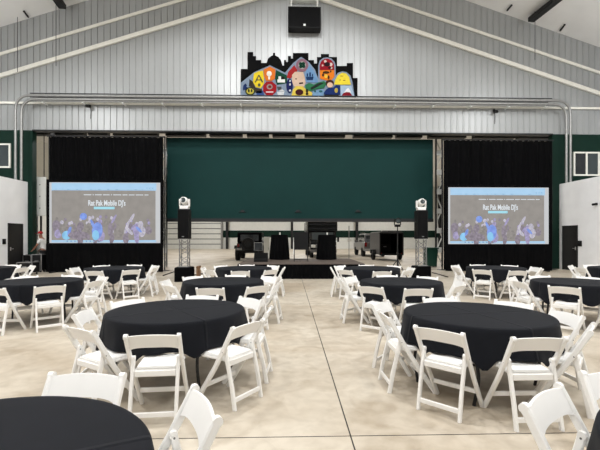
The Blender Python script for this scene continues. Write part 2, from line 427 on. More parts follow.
# brackets differ only by where they sit; name them from the left
# security cameras
def seccam(px, py, label, Y=WY-.03):
    p = Q(px, py, Y); t = thing('security_camera', label, 'camera', p)
    bm = B(); box(bm, (0, -.02, .12), (.1, .06, .16), bev=.01); obj('mount', bm, 'black_plastic', t)
    bm = B(); tube(bm, [(0, -.05, .05), (0, -.28, -.02)], .075, 12); obj('camera_body', bm, 'black_plastic', t)
    bm = B(); tube(bm, [(.02, -.01, .05), (.05, -.012, -.2), (.03, -.012, -.55)], .014, 6); obj('cable', bm, 'black_plastic', t)
seccam(90, 107.5, 'black security camera on the white header above the left drape')
seccam(494, 113, 'black security camera on the white header above the right drape')
p = on_side(XR, 597, 204); t = thing('security_camera', 'black security camera on white side wall at the right edge', 'camera', p)
bm = B(); box(bm, (-.03, 0, 0), (.06, .1, .1), bev=.01); obj('mount', bm, 'black_plastic', t)
bm = B(); tube(bm, [(-.05, 0, 0), (-.24, -.06, -.03)], .05, 12); obj('camera_body', bm, 'black_plastic', t)
# hanging black cabinet at the gable apex
a = Q(288, 6, 18.6); b = Q(321, 28, 18.6)
t = thing('hanging_loudspeaker', 'large black box loudspeaker hung at the centre of the gable', 'loudspeaker', ((a.x+b.x)/2, 18.85, b.z))
w, h = b.x-a.x, a.z-b.z
bm = B(); box(bm, (0, 0, h/2), (w, .5, h), bev=.015); obj('cabinet', bm, 'black_plastic', t)
bm = B(); box(bm, (0, -.255, h/2), (w-.1, .012, h-.1), bev=.004); gr = obj('grille', bm, 'dark_grille', t)
bm = B(); box(bm, (0, -.265, .13), (.1, .01, .1), bev=.002); obj('badge', bm, 'white_metal', gr)
bm = B(); box(bm, (0, 0, h+.03), (w, .3, .06)); bar(bm, (-w*.4, 0, h), (-w*.4, 0, h+.62), .06, .06); bar(bm, (w*.4, 0, h), (w*.4, 0, h+.62), .06, .06)
box(bm, (0, .2, h+.5), (w*.9, .3, .05)); obj('hanging_frame', bm, 'white_metal', t)
# ceiling heaters / clips
def roofz(x): return roof(x)
def ceiling_unit(name, px, py, px2, py2, wid, hgt, label, cat, drop=.25):
    # two ends found on the roof plane
    def hit(px, py):
        u = (px-CX)/F; dx = u*CT+ST; dy = CT-u*ST; dz = -(py-HY)/F
        s = 1 if dx > 0 else -1
        k = (APEX-drop-H)/(dz + SL*s*dx); return Vector((dx*k, dy*k, H+dz*k))
    p, q = hit(px, py), hit(px2, py2)
    t = thing(name, label, cat, p)
    bm = B(); bar(bm, (0,0,0), q-p, wid, hgt, bev=.02); obj('casing', bm, 'black_paint', t)
    for f in (.15, .85):
        bm = B(); r = (q-p)*f; bar(bm, r+Vector((0,0,hgt*.4)), r+Vector((0,0,drop)), .04, .04); obj('hanger', bm, 'dark_metal', t)
ceiling_unit('ceiling_heater', 62.5, 7, 52, -8, .34, .22, 'long black heater hung under the ceiling at top left', 'heater')
ceiling_unit('ceiling_heater', 531, 20, 560, -3, .34, .22, 'long black heater hung under the ceiling at top right', 'heater')
ceiling_unit('roof_strap', 23.5, 11, 28.5, 17.5, .08, .06, 'short black strap on the ceiling at top left corner', 'strap', .06)
ceiling_unit('roof_strap', 507, 11, 512, 5, .08, .06, 'short black strap left of the heater at top right', 'strap', .06)
ceiling_unit('roof_strap', 560, 31, 565, 24.5, .08, .06, 'short black strap right of the heater at top right', 'strap', .06)
for i, (px, y0, y1) in enumerate(((17.5, 20, 72), (56, 14, 66), (535, 24, 60))):
    a = Q(px, y0, WY-.3); b = Q(px, y1, WY-.3)
    bm = B(); tube(bm, [(a.x, WY-.3, roof(a.x)+.0), (a.x, WY-.3, b.z)], .012, 5)
    tag(obj('cable', bm, 'dark_metal'), 'thin dark cable hanging down the gable %s' % ('near the left edge', 'under the left ceiling heater', 'under the right ceiling heater')[i], 'cable')
# ------------------------------------------------------------------ mural on the gable
def mural():
    Y = WY-.12
    t = thing('mural_board', 'colourful cut-out mural of emblems with a black skyline on the gable', 'mural', Q(299, 97, Y))
    o0 = t.location.copy()
    def P(p): v = Q(p[0], p[1], Y)-o0; return (v.x, v.z)
    def C(cx, cy, rx, ry=None, n=20, a0=0, a1=2*PI):
        ry = ry or rx
        full = abs(a1-a0-2*PI) < 1e-6
        return [(cx+rx*math.cos(a0+(a1-a0)*k/(n if full else n-1)), cy-ry*math.sin(a0+(a1-a0)*k/(n if full else n-1))) for k in range(n)]
    def board(name, polys, col, y, th=.03, parent=t):
        bm = B()
        for q in polys: prism(bm, [P(a) for a in q], y-th, y)
        m = 'mural_%d_%d_%d' % col
        if m not in M: mat(m, tuple(c*.72 for c in rgb(*col)[:3])+(1,), .8, 0, .04, 8, spec=.1)
        return obj(name, bm, m, parent)
    sky = [(240.5,97),(240.8,69),(247.5,69),(247.5,52),(253,52),(253,56),(256,56),(256,60),(261,60),(261,63),(266.5,63),(268,58.5),(271,56),(273,55.3),(273,52.8),(275,52.8),(275,55.3),(278.5,57),(281,60.5),(282.5,65.5),(284,65.5),(284,60),(286,60),(286,62),(288,62),(288,56),(291,56),(291,58.5),(293,58.5),(293,53),(308.5,53),(308.5,60),(314,60),(314,63.5),(317,63.5),(317,57),(321,57),(321,54),(329,54),(329,57),(337,57),(337,66),(347,66),(347,63),(353,63),(353,78),(357.5,78),(357.5,97)]
    board('skyline', [sky], (7,7,8), .05, .05)
    base = [(240.7,96.8),(241,83),(254,72.5),(270,65.5),(285,73),(293,63.5),(301,57),(309,62.5),(315,70),(318.2,79),(318.2,66),(319.5,61),(323,58.2),(327,57.6),(331,58.5),(334.5,62),(335.6,66),(335.6,76),(338,73),(342,71.6),(346.5,72.3),(350.5,76),(352.3,82),(354.5,97)]
    bp = board('backing_panel', [base], (134,150,170), 0., .03)
    L = -.03
    yb = board('yellow_panel', [[(254,74),(258,72),(263,71),(264,79),(264,84),(261,88.5),(256,87.5),(253,82)]], (236,208,48), L)
    board('emblem', [[(258.5,75.5),(259.6,75.5),(256,83),(254.6,83)],[(258.5,75.5),(259.6,75.5),(263.2,82.5),(262,83.2)],[(256.5,80),(262,80),(262,81),(256.5,81)],C(259.3,85.5,1.4,1.6)], (92,96,70), L-.03, .015, yb)
    ob = board('orange_panel', [[(263.6,70.2),(270,67),(275.5,70),(274.8,79.5),(271,81.5),(266,81),(264.3,77)]], (224,120,44), L)
    board('light_bulb', [C(269.2,74.3,2.6,2.7),[(268.2,76.5),(270.2,76.5),(270,80),(268.4,80)]], (244,234,220), L-.03, .015, ob)
    gb = board('green_panel', [[(276,70.5),(280,72.5),(287,76),(287,83.5),(277,85),(275,79)]], (22,72,54), L)
    board('picture', [[(277.5,80),(285,80),(285,83),(277.5,83)],[(278.5,77),(281,77),(281,80),(278.5,80)]], (236,236,232), L-.03, .015, gb)
    board('picture_frame', [[(281.5,77),(284.5,77.5),(284,80),(281.5,80)]], (30,24,24), L-.03, .015, gb)
    rb = board('red_panel', [[(266.5,82),(272.5,82),(276.5,86),(276.5,91.5),(272.5,95.6),(266.5,95.6),(263.2,91.5),(263.2,86)]], (158,30,38), L)
    board('swirl', [C(269.7,87.3,3,2.6)], (150,140,136), L-.03, .012, rb)
    board('swirl', [C(269.9,87.3,1.6,1.4)], (120,40,40), L-.042, .01, rb)
    board('caption_bar', [[(266,91.9),(273.4,91.9),(273.4,93.2),(266,93.2)]], (226,206,206), L-.03, .012, rb)
    mb = board('medallion', [C(250.3,91.6,5,4)], (52,62,40), L)
    board('medallion_face', [C(250.3,91.8,3.7,2.9)], (196,182,78), L-.03, .012, mb)
    board('medallion_mark', [C(249,91.2,.9,1.6),C(251.8,91.2,.9,1.6)], (44,50,36), L-.042, .01, mb)
    board('blue_figure', [[(243,89),(243.5,86),(245.5,83.8),(247,85.5),(246.3,87),(248.5,88.5),(248,90.5),(245,90),(243.5,91)]], (34,52,98), L)
    board('dark_panel', [[(249.5,79.5),(253,82),(255.5,88),(262,89.5),(262,93.5),(256,93.5),(254,88.5),(249,86.5)]], (58,52,46), L, .02)
    board('blue_panel', [[(256.5,91.5),(263,91),(264.5,95.8),(256.5,96)]], (58,84,140), L, .02)
    board('sail_boat', [[(277,92),(284.5,92),(283.5,95.4),(278,95.4)],[(280.5,88.2),(284.5,91.6),(279,91.6)]], (212,214,216), L, .02)
    board('grey_panel', [[(276.8,87),(281.5,87),(281.5,90.2),(278,90.2)]], (78,82,84), L, .02)
    nb = board('navy_panel', [C(289.6,86.3,3.3,7.2)], (28,36,86), L)
    board('navy_mark', [C(290,81.5,.8,1),C(290,85,.8,1.2),C(290,91,1,1)], (200,206,216), L-.03, .012, nb)
    board('red_gable', [[(286.8,78),(288.2,72.5),(294.3,65.5),(297.5,71),(294,75),(290.5,79)]], (164,44,46), L)
    pb = board('rose_panel', [C(302,65.8,6.2,6.4)], (142,104,118), L)
    board('clover', [C(300.6,64.6,1.7),C(303.3,64.4,1.7),C(300.8,67.2,1.7),C(303.6,67,1.7)], (22,62,46), L-.042, .012, pb)
    board('clover_ground', [C(302.1,65.8,3.7)], (168,178,168), L-.03, .01, pb)
    face = board('peach_panel', [[(292,75.5),(295,72.3),(303,72.5),(304.5,77),(305.5,83),(304,87),(294,87),(292,82)]], (214,186,164), L, .035)
    board('peach_marks', [C(296,79.5,.9,.5),[(299,83.3),(303,82.8),(303,84.2),(299,84.6)]], (56,40,36), L-.035, .012, face)
    yl = board('yellow_ground', [[(291.5,95.8),(293,90),(296,86.5),(303,87),(306,90),(312,93),(312,96),(300,96.2)]], (224,198,84), L-.01, .03)
    board('brown_oval', [C(299.3,92.8,4,3)], (66,28,30), L-.04, .012, yl)
    sb = board('sky_panel', [[(306.5,70),(309.5,66),(314,71.5),(317.5,79),(318,83),(306,82.5),(305,76)]], (112,150,190), L)
    board('ship', [[(305.8,77.3),(313.6,77.3),(312.8,80.6),(306.6,80.6)],[(306.6,74),(308,74),(308,77),(306.6,77)],[(309.2,73),(310.8,73),(310.8,77),(309.2,77)],[(312,74.5),(313,74.5),(313,77),(312,77)]], (30,56,96), L-.03, .012, sb)
    gi = board('green_hills', [[(305,85.5),(309,83.5),(314,85),(318,83),(324,81.5),(326.5,84),(324,88.5),(315,90),(310,92),(305.5,90)]], (48,112,76), L-.01, .03)
    board('dark_serpent', [[(310.5,88.5),(316,85),(320,83.4),(324,83.5),(320,85.6),(316,88),(311,90.5)]], (36,42,40), L-.04, .012, gi)
    board('beetle', [C(307,91.5,1.3,2),C(307,94.5,1.4,1.2)], (34,32,26), L-.045, .012)
    ar = board('arch_red_panel', [[(319.6,70.5),(319.6,65.5),(321.5,61.3),(324.5,59.4),(328,59.2),(331.5,61),(333.8,64.5),(334.2,70.5)]], (152,26,38), L)
    board('arch_figures', [C(325.2,62,1.3),C(330.8,65,1.6),C(331,68.5,1.2),C(322.5,66,.9)], (222,204,196), L-.03, .012, ar)
    board('arch_figures', [C(327,65,3,2.2),C(329.5,68.5,1.8,.9)], (40,24,28), L-.04, .012, ar)
    ao = board('arch_orange_panel', [[(319.6,70.7),(334.2,70.7),(334.2,77),(331,81),(325,80.5),(320,79)]], (232,128,36), L)
    board('arch_pattern', [C(326,73,3.4,1.3),C(323,75.5,1.1,1.6),C(328.5,78,1,2),C(330.5,72,.8,1)], (70,50,30), L-.03, .012, ao)
    board('arch_pattern', [C(325.8,76.8,1.6,1.8)], (244,200,70), L-.042, .01, ao)
    kid = board('small_figure', [[(323.5,93.5),(326,90),(329,88),(333,88),(336,85.6),(340,86),(340,95),(325,95)]], (30,50,104), L-.01, .03)
    board('hair', [C(329.6,83.6,4.2,3.3)], (74,42,34), L-.01, .03)
    board('face', [C(329.8,85.6,2.9,2.6)], (228,192,170), L-.045, .012)
    board('gold_mark', [C(336,91,1.7,2.4)], (190,170,80), L-.045, .012, kid)
    board('caption_bar', [[(324,95.3),(338.5,95.3),(338.5,96.3),(324,96.3)]], (30,30,34), L-.02, .02)
    sun = board('yellow_sun', [[(334,85),(335,80.5),(338,75.5),(342,73.2),(346,74),(349,77.5),(350.6,85)]], (238,216,66), L)
    board('sun_marks', [C(341.5,76.6,1.6,.4),C(340,80.5,.7,.4),C(344,81,1.3,.5)], (150,124,44), L-.03, .012, sun)
    ib = board('ice_panel', [[(340.3,86),(351,86),(354,96.3),(340.6,96.3)]], (170,192,214), L)
    board('white_peak', [[(343.5,93.5),(346,90),(348,88.4),(350,91),(351,93.5)]], (240,240,242), L-.03, .012, ib)
    board('dark_red_mound', [[(341.4,96.2),(343,93.8),(346,92.6),(349.5,93),(352,96.2)]], (132,28,40), L-.042, .012, ib)
    board('pond', [[(312.5,91.5),(322,89.5),(325,92),(323,96),(312.5,96)]], (120,156,190), L, .025)
    board('teal_oval', [C(320.6,91.8,1.8,1.1),C(315,91.8,1.1,1)], (46,96,96), L-.025, .012)
mural()
# ------------------------------------------------------------------ drapes and projection screens
def wavy(bm, x0, x1, y, z0, z1, amp, pitch, th=.01, nz=3, seed=0, flare=0.):
    rnd = random.Random(seed); n = max(8, int((x1-x0)/pitch*8))
    ph = 0; ys = []
    for k in range(n+1):
        ph += (2*PI/8)*(.75+rnd.random()*.5); ys.append(math.sin(ph)*amp*(.6+.4*math.sin(k*.37)))
    def grid(off):
        rows = []
        for j in range(nz+1):
            f = j/nz; z = z0+(z1-z0)*f
            rows.append([bm.verts.new((x0+(x1-x0)*k/n, y+off+ys[k]*(1+flare*(1-f)), z)) for k in range(n+1)])
        return rows
    a = grid(0); b = grid(th)
    for j in range(nz):
        for k in range(n):
            f = bm.faces.new((a[j][k], a[j][k+1], a[j+1][k+1], a[j+1][k])); f.smooth = True
            f = bm.faces.new((b[j][k], b[j+1][k], b[j+1][k+1], b[j][k+1])); f.smooth = True
    for k in range(n):
        bm.faces.new((a[0][k], b[0][k], b[0][k+1], a[0][k+1])); bm.faces.new((a[nz][k], a[nz][k+1], b[nz][k+1], b[nz][k]))
    for j in range(nz):
        bm.faces.new((a[j][0], a[j+1][0], b[j+1][0], b[j][0])); bm.faces.new((a[j][n], b[j][n], b[j+1][n], b[j+1][n]) if False else (a[j][n], b[j][n], b[j+1][n], a[j+1][n]))
def drape(px0, px1, pytop, label, seed):
    Y = 18.62
    a = Q(px0, pytop, Y); b = Q(px1, pytop, Y)
    t = thing('stage_drape', label, 'curtain', ((a.x+b.x)/2, Y, 0)); hw = (b.x-a.x)/2
    bm = B(); wavy(bm, -hw, hw, 0, .03, a.z-.04, .06, .26, nz=2, seed=seed); obj('curtain', bm, 'black_drape', t)
    bm = B(); tube(bm, [(-hw-.1, .02, a.z), (hw+.1, .02, a.z)], .035, 8); obj('crossbar', bm, 'dark_metal', t)
    for s in (-1, 1):
        bm = B(); tube(bm, [(s*(hw+.05), .1, .0), (s*(hw+.05), .1, a.z+.05)], .03, 8); box(bm, (s*(hw+.05), .1, .01), (.4, .3, .02)); obj('upright', bm, 'dark_metal', t)
drape(49, 163, 136, 'tall black drape hanging behind the left projection screen', 1)
drape(444, 552, 139.5, 'tall black drape hanging behind the right projection screen', 2)
# screen materials: projected light
def emat(name, col, s=1., noise=0., scale=8.):
    m = bpy.data.materials.new(name); m.use_nodes = True; n = m.node_tree.nodes; l = m.node_tree.links
    b = n['Principled BSDF']; b.inputs['Base Color'].default_value = (.02,.02,.02,1); b.inputs['Roughness'].default_value = .9; b.inputs['Specular IOR Level'].default_value = .1
    b.inputs['Emission Strength'].default_value = s
    if noise:
        tc = n.new('ShaderNodeTexCoord'); z = n.new('ShaderNodeTexNoise'); z.inputs['Scale'].default_value = scale; z.inputs['Detail'].default_value = 5
        l.new(tc.outputs['Object'], z.inputs['Vector']); r = n.new('ShaderNodeValToRGB')
        r.color_ramp.elements[0].position = .35; r.color_ramp.elements[1].position = .65
        r.color_ramp.elements[0].color = [c*(1-noise) for c in col[:3]]+[1]; r.color_ramp.elements[1].color = [min(1, c*(1+noise)) for c in col[:3]]+[1]
        l.new(z.outputs['Fac'], r.inputs['Fac']); l.new(r.outputs[0], b.inputs['Emission Color'])
    else: b.inputs['Emission Color'].default_value = col
    MATS[name] = m
EM = 1.87
emat('proj_grey', rgb(146,141,136), EM, .06, 3)
emat('proj_edge', rgb(196,198,200), EM)
emat('proj_bar', rgb(168,206,236), EM, .04, 4)
emat('proj_bar_dark', rgb(120,150,176), EM)
emat('proj_white', rgb(226,234,240), EM)
emat('proj_cyan', rgb(160,220,236), EM)
emat('proj_blue', rgb(124,152,226), EM, .22, 5)
emat('proj_sky', rgb(136,196,234), EM, .15, 5)
emat('proj_lilac', rgb(158,150,184), EM, .2, 9)
emat('proj_pale', rgb(186,182,196), EM, .2, 9)
emat('proj_plum', rgb(136,127,139), EM, .22, 9)
emat('proj_dim', rgb(138,133,130), EM, .2, 9)
def text_mesh(s, size, m, parent, loc, align='CENTER', name='title_text', sx=1.):
    cu = bpy.data.curves.new('t', 'FONT'); cu.body = s; cu.size = size; cu.align_x = align; cu.align_y = 'CENTER'; cu.extrude = .002; cu.offset = size*.018
    to = bpy.data.objects.new('t', cu); COL.objects.link(to)
    dg = bpy.context.evaluated_depsgraph_get(); me = bpy.data.meshes.new_from_object(to.evaluated_get(dg))
    bpy.data.objects.remove(to); bpy.data.curves.remove(cu)
    me.transform(Matrix.Diagonal((sx,1,1,1))); me.transform(Matrix.Rotation(PI/2, 4, 'X'))
    me.materials.clear(); me.materials.append(M[m])
    o = bpy.data.objects.new(name, me); COL.objects.link(o); o.parent = parent; o.location = loc
    return o
def screen(pa, pb, pyskirt, Y, label, seed):
    a = Q(pa[0], pa[1], Y); b = Q(pb[0], pb[1], Y)
    w = b.x-a.x; h = a.z-b.z
    t = thing('projection_screen', label, 'projection screen', ((a.x+b.x)/2, Y, 0))
    z0, z1 = b.z, a.z; hw = w/2; fr = .13
    bm = B()
    for s in (-1, 1):
        box2(bm, (s*hw, -.03, z0-fr), (s*(hw+fr), .05, z1+fr)); 
    box2(bm, (-hw, -.03, z1), (hw, .05, z1+fr)); box2(bm, (-hw, -.03, z0-fr), (hw, .05, z0))
    obj('frame', bm, 'black_fabric', t)
    for s in (-1, 1):
        bm = B(); bar(bm, (s*(hw-.3), .08, 0), (s*(hw-.3), .08, z1), .06, .06); bar(bm, (s*(hw-.3), -.5, .03), (s*(hw-.3), .5, .03), .06, .05); obj('leg', bm, 'dark_metal', t)
    bm = B(); wavy(bm, -hw-fr, hw+fr, -.06, .02, z0-.02, .02, .3, nz=2, seed=seed, flare=.5); obj('skirt', bm, 'black_fabric', t)
    bm = B(); box2(bm, (-hw, -.012, z0), (hw, .01, z1)); sf = obj('screen_surface', bm, 'proj_edge', t)
    iw = hw-.1                                            # projected page
    bm = B(); box2(bm, (-iw, -.018, z0+.05), (iw-.12, -.012, z1-.03)); obj('page_background', bm, 'proj_grey', sf)
    bm = B(); box2(bm, (-iw, -.024, z1-.36), (iw-.08, -.018, z1-.03)); obj('browser_bar', bm, 'proj_bar', sf)
    rnd = random.Random(3)
    bm = B(); x = -iw+.2
    while x < iw-.5:
        ww = rnd.choice((.05, .12, .2)); box2(bm, (x, -.028, z1-.33), (x+ww*.6, -.024, z1-.31)); x += ww+rnd.random()*.4
    for k in range(3): box(bm, (iw-.5+.13*k, -.026, z1-.25), (.04, .004, .04))
    obj('toolbar_marks', bm, 'proj_bar_dark', sf)
    bm = B(); box2(bm, (-iw, -.024, z0+.03), (iw-.08, -.018, z0+.13)); obj('task_bar', bm, 'proj_bar', sf)
    bm = B()
    for k in range(9): box(bm, (-iw+.7+k*.17, -.026, z0+.08), (.07, .004, .05))
    obj('task_icons', bm, 'proj_bar_dark', sf)
    bm = B(); x = -.95                                    # navigation line, far too small to read
    for ww in (.34, .05, .3, .3, .05, .36, .22, .26, .34, .18):
        box2(bm, (x, -.024, z1-.575), (x+ww, -.018, z1-.545)); x += ww+.055
    obj('navigation_line', bm, 'proj_white', sf)
    text_mesh("Rat Pak Mobile DJ's", .34, 'proj_white', sf, (.08, -.024, z1-.94), sx=.62)
    bm = B(); box2(bm, (-.5, -.024, z1-1.21), (.42, -.018, z1-1.1)); obj('button_bar', bm, 'proj_cyan', sf)
    # crowd of dancers in the page photograph
    sx_ = w/5.05; sz_ = h/2.8
    def blob(bm, cx, cz, rx, rz, mi, tilt=0., y=-.02, n=12):
        pts = []
        for k in range(n):
            a_ = 2*PI*k/n; p_ = Vector((rx*math.cos(a_), 0, rz*math.sin(a_)*(1 if math.sin(a_) > 0 else .9)))
            p_.rotate(Matrix.Rotation(tilt, 3, 'Y')); pts.append((cx*sx_+p_.x*sx_, z0+(cz+p_.z)*sz_))
        prism(bm, pts, y-.004, y+.002, mi)
    bm = B(); rnd = random.Random(11); ml = ['proj_blue','proj_sky','proj_lilac','proj_pale','proj_plum','proj_dim']
    for k in range(34):
        cx = rnd.uniform(-2.2, 2.0); cz = rnd.uniform(.35, 1.1); y = -.0215-.0001*k
        blob(bm, cx, cz-.22, rnd.uniform(.1, .2), rnd.uniform(.2, .34), rnd.choice((4,4,5,5,2)), rnd.uniform(-.2,.2), y)
        blob(bm, cx+.02, cz+.12, .065, .085, rnd.choice((3,4,2,5)), 0, y-.001)
    for k, (cx, cz, rx, rz, mi, tl) in enumerate([(-1.75,.35,.2,.22,1,.5),(-1.62,.55,.07,.22,0,.35),(-1.2,.35,.5,.2,4,0),(-.98,1.22,.16,.17,0,0),(-.35,.55,.24,.42,0,.1),(-.55,.85,.06,.3,0,-.4),(-.22,1.0,.09,.11,2,0),(-.42,.35,.16,.25,1,0),(-.7,1.15,.09,.1,3,0),(-1.95,.95,.08,.1,3,0),(-1.6,.9,.07,.09,3,0),(.25,.6,.12,.35,4,0),(.4,1.1,.06,.25,2,.5),(1.0,.75,.06,.38,3,.35),(1.22,1.15,.07,.25,3,.5),(1.12,.55,.08,.25,3,-.7),(1.35,.75,.1,.24,2,.9),(1.62,.85,.13,.17,3,0),(1.7,.5,.15,.26,3,.2),(1.55,.62,.06,.2,0,-.8),(.65,.45,.18,.25,5,0)]):
        blob(bm, cx, cz, rx, rz, mi, tl, -.0265-.0002*k)
    obj('page_photograph', bm, ml, sf)
    return t
screen((49.6, 182.3), (160.5, 243), 271.5, 17.9, 'projection screen on the left with black skirt, showing a web page', 5)
screen((448, 187.3), (548.5, 244), 271, 18.0, 'projection screen on the right with black skirt, showing a web page', 6)
# ------------------------------------------------------------------ loudspeaker towers with moving-head lights
def tower(px, d, side):
    X, Y = G(px, d)
    dd = {'l': 'left', 'r': 'right'}[side]
    bb = thing('tower_base', 'black draped box base under the %s truss tower' % dd, 'base box', (X, Y, 0))
    bm = B(); box(bm, (0,0,.25), (.58,.56,.5), bev=.02); obj('box', bm, 'black_fabric', bb)
    bm = B(); box(bm, (0,0,.51), (.52,.5,.02), bev=.005); obj('top_plate', bm, 'dark_metal', bb)
    tr = thing('truss_tower', 'short silver lattice truss carrying the %s loudspeaker' % dd, 'truss', (X, Y, .52))
    hh = 1.0
    for sx in (-1,1):
        for sy in (-1,1):
            bm = B(); tube(bm, [(sx*.145, sy*.145, .02), (sx*.145, sy*.145, hh-.02)], .019, 8); obj('chord', bm, 'steel', tr)
    for f in range(4):
        bm = B(); R = Matrix.Rotation(f*PI/2, 3, 'Z')
        n = 5
        for k in range(n):
            s = 1 if k % 2 else -1; za, zb = .05+(hh-.1)*k/n, .05+(hh-.1)*(k+1)/n
            tube(bm, [R @ Vector((-.145*s, .145, za)), R @ Vector((.145*s, .145, zb))], .012, 6)
        obj('lacing', bm, 'steel', tr)
    for z in (.01, hh-.01):
        bm = B(); box(bm, (0,0,z), (.36,.36,.02)); obj('end_plate', bm, 'bright_steel', tr)
    z = .52+hh
    sp = thing('loudspeaker', 'tall black loudspeaker on top of the %s truss tower' % dd, 'loudspeaker', (X, Y, z))
    sh = 1.06
    bm = B(); box(bm, (0,0,sh/2), (.385,.42,sh), bev=.015); obj('cabinet', bm, 'black_plastic', sp)
    bm = B(); box(bm, (0,-.216,sh/2), (.35,.012,sh-.06), bev=.004); obj('grille', bm, 'dark_grille', sp)
    bm = B(); box(bm, (0,-.224,.08), (.08,.006,.03)); obj('badge', bm, 'steel', sp)
    for s in (-1, 1):
        bm = B(); box(bm, (s*.194, 0, sh*.6), (.012, .14, .05), bev=.004); obj('handle', bm, 'dark_metal', sp)
    z += sh
    lt = thing('moving_head_light', 'white moving-head stage light on top of the %s loudspeaker' % dd, 'stage light', (X, Y, z))
    bm = B(); box(bm, (0,0,.05), (.3,.26,.1), bev=.02, seg=2); obj('base', bm, 'white_resin', lt)
    bm = B()
    for s in (-1, 1): box(bm, (s*.165, 0, .23), (.045, .12, .28), bev=.018, seg=2)
    box(bm, (0, 0, .115), (.34, .14, .04), bev=.012); obj('yoke', bm, 'white_resin', lt)
    bm = B(); R = Matrix.Rotation(PI/2-.15, 4, 'X')
    lathe(bm, [(0,-.2),(.09,-.19),(.125,-.14),(.14,-.02),(.135,.1),(.12,.17),(.105,.19),(0,.19)], 20)
    bmesh.ops.transform(bm, matrix=Matrix.Translation((0,0,.29)) @ R, verts=bm.verts); hd = obj('head', bm, 'white_resin', lt)
    bm = B(); lathe(bm, [(0,.191),(.085,.191),(.085,.205),(0,.215)], 18); bmesh.ops.transform(bm, matrix=Matrix.Translation((0,0,.29)) @ R, verts=bm.verts); obj('lens', bm, 'glass_grey', hd)
tower(184.6, 14.0, 'l')
tower(421, 14.6, 'r')
X, Y = G(192.5, 14.3); bm = B(); box(bm, (0,0,.26), (.05,.5,.52), bev=.008); box(bm, (.0,0,.5), (.07,.54,.04)); 
tag(obj('wooden_crate', bm, 'wood', None, (X+.22, Y, 0)), 'brown wooden board leaning beside the left tower base', 'board')
def floor_cable(pts, label, r=.02):
    bm = B(); tube(bm, [Vector((*G(px, 604.5/(py-238)), r)) for px, py in pts], r, 6)
    tag(obj('power_cable', bm, 'black_plastic'), label, 'cable')
floor_cable([(163,276),(170,273.5),(176,271.5)], 'black cable on the floor running left from the left tower base')
floor_cable([(194,275.5),(203,274),(212,272),(222,269)], 'black cable on the floor running right from the left tower base')
floor_cable([(432,273),(440,275),(448,277.5)], 'black cable on the floor running right from the right tower base')
# wheelie bin
X, Y = G(430.5, 20.6)
t = thing('wheelie_bin', 'green plastic wheelie bin behind the right truss tower', 'bin', (X, Y, 0))
bm = B()
r = bmesh.ops.create_cube(bm, size=1)
for v in r['verts']:
    k = 1.0 if v.co.z > 0 else .82
    v.co = Vector((v.co.x*.58*k, v.co.y*.66*k, .06 if v.co.z < 0 else .98))
bmesh.ops.bevel(bm, geom=bm.edges[:], offset=.03, segments=2, affect='EDGES'); obj('body', bm, 'green_bin', t)
bm = B(); box(bm, (0, -.02, 1.02), (.64, .74, .08), bev=.03, seg=2); obj('lid', bm, 'green_bin', t)
for s in (-1, 1):
    bm = B(); tube(bm, [(s*.22, .3, .1), (s*.27, .3, .1)], .1, 16); obj('wheel', bm, 'rubber', t)
bm = B(); tube(bm, [(-.26, .4, 1.0), (.26, .4, 1.0)], .018); obj('handle', bm, 'green_bin', t)
# black lighting tripod right of stage
X, Y = G(397.5, 15.2)
t = thing('tripod_stand', 'black tripod light stand between stage and right tower', 'stand', (X, Y, 0))
bm = B(); tube(bm, [(0,0,.25), (0,0,1.0)], .03, 8); tube(bm, [(0,0,1.0), (0,0,1.98)], .022, 8); obj('pole', bm, 'black_paint', t)
for k in range(3):
    a_ = k*2*PI/3+.5; bm = B(); tube(bm, [(0,0,.72), (math.cos(a_)*.48, math.sin(a_)*.48, .012)], .017, 6)
    tube(bm, [(0,0,.3), (math.cos(a_)*.26, math.sin(a_)*.26, .33)], .01, 6); obj('leg', bm, 'black_paint', t)
s2 = thing('spotlight', 'small black spotlight on top of the tripod stand', 'spotlight', (X, Y, 1.98))
bm = B(); box(bm, (0,0,.05), (.2,.2,.1), bev=.02); bar(bm, (-.12,0,.08), (-.12,0,.3), .03, .05, (0,1,0)); bar(bm, (.12,0,.08), (.12,0,.3), .03, .05, (0,1,0)); obj('yoke', bm, 'black_plastic', s2)
bm = B(); tube(bm, [(0,-.14,.24), (0,-.05,.25), (0,.12,.27)], [.11,.1,.08], 14); obj('head', bm, 'black_plastic', s2)
bm = B(); tube(bm, [(0,-.145,.24), (0,-.141,.24)], .085, 14); obj('lens', bm, 'glass_grey', s2)
# ------------------------------------------------------------------ stage
D0 = 14.75
x0, y0 = G(238, D0); x1, y1 = G(365, D0); sy0 = (y0+y1)/2; SH = .58; SD = 3.7
t = thing('stage_platform', 'low stage with brown deck and black skirt in front of the opening', 'stage', ((x0+x1)/2, sy0+SD/2, 0))
hw = (x1-x0)/2
n = 0
for i in range(4):
    for j in range(3):
        bm = B(); w_ = 2*hw/4; d_ = SD/3
        box(bm, (-hw+w_*(i+.5), -SD/2+d_*(j+.5), SH-.04), (w_-.006, d_-.006, .08), bev=.004); obj('deck_panel', bm, 'deck', t)
for s in (-1, 1):
    for q in (-1, 0, 1):
        bm = B(); tube(bm, [(s*(hw-.1), q*(SD/2-.12), 0), (s*(hw-.1), q*(SD/2-.12), SH-.08)], .024, 8); obj('leg', bm, 'dark_metal', t)
bm = B(); wavy(bm, -hw, hw, -SD/2-.03, .01, SH-.03, .018, .16, nz=2, seed=9, flare=.3); obj('skirt', bm, 'black_fabric', t)
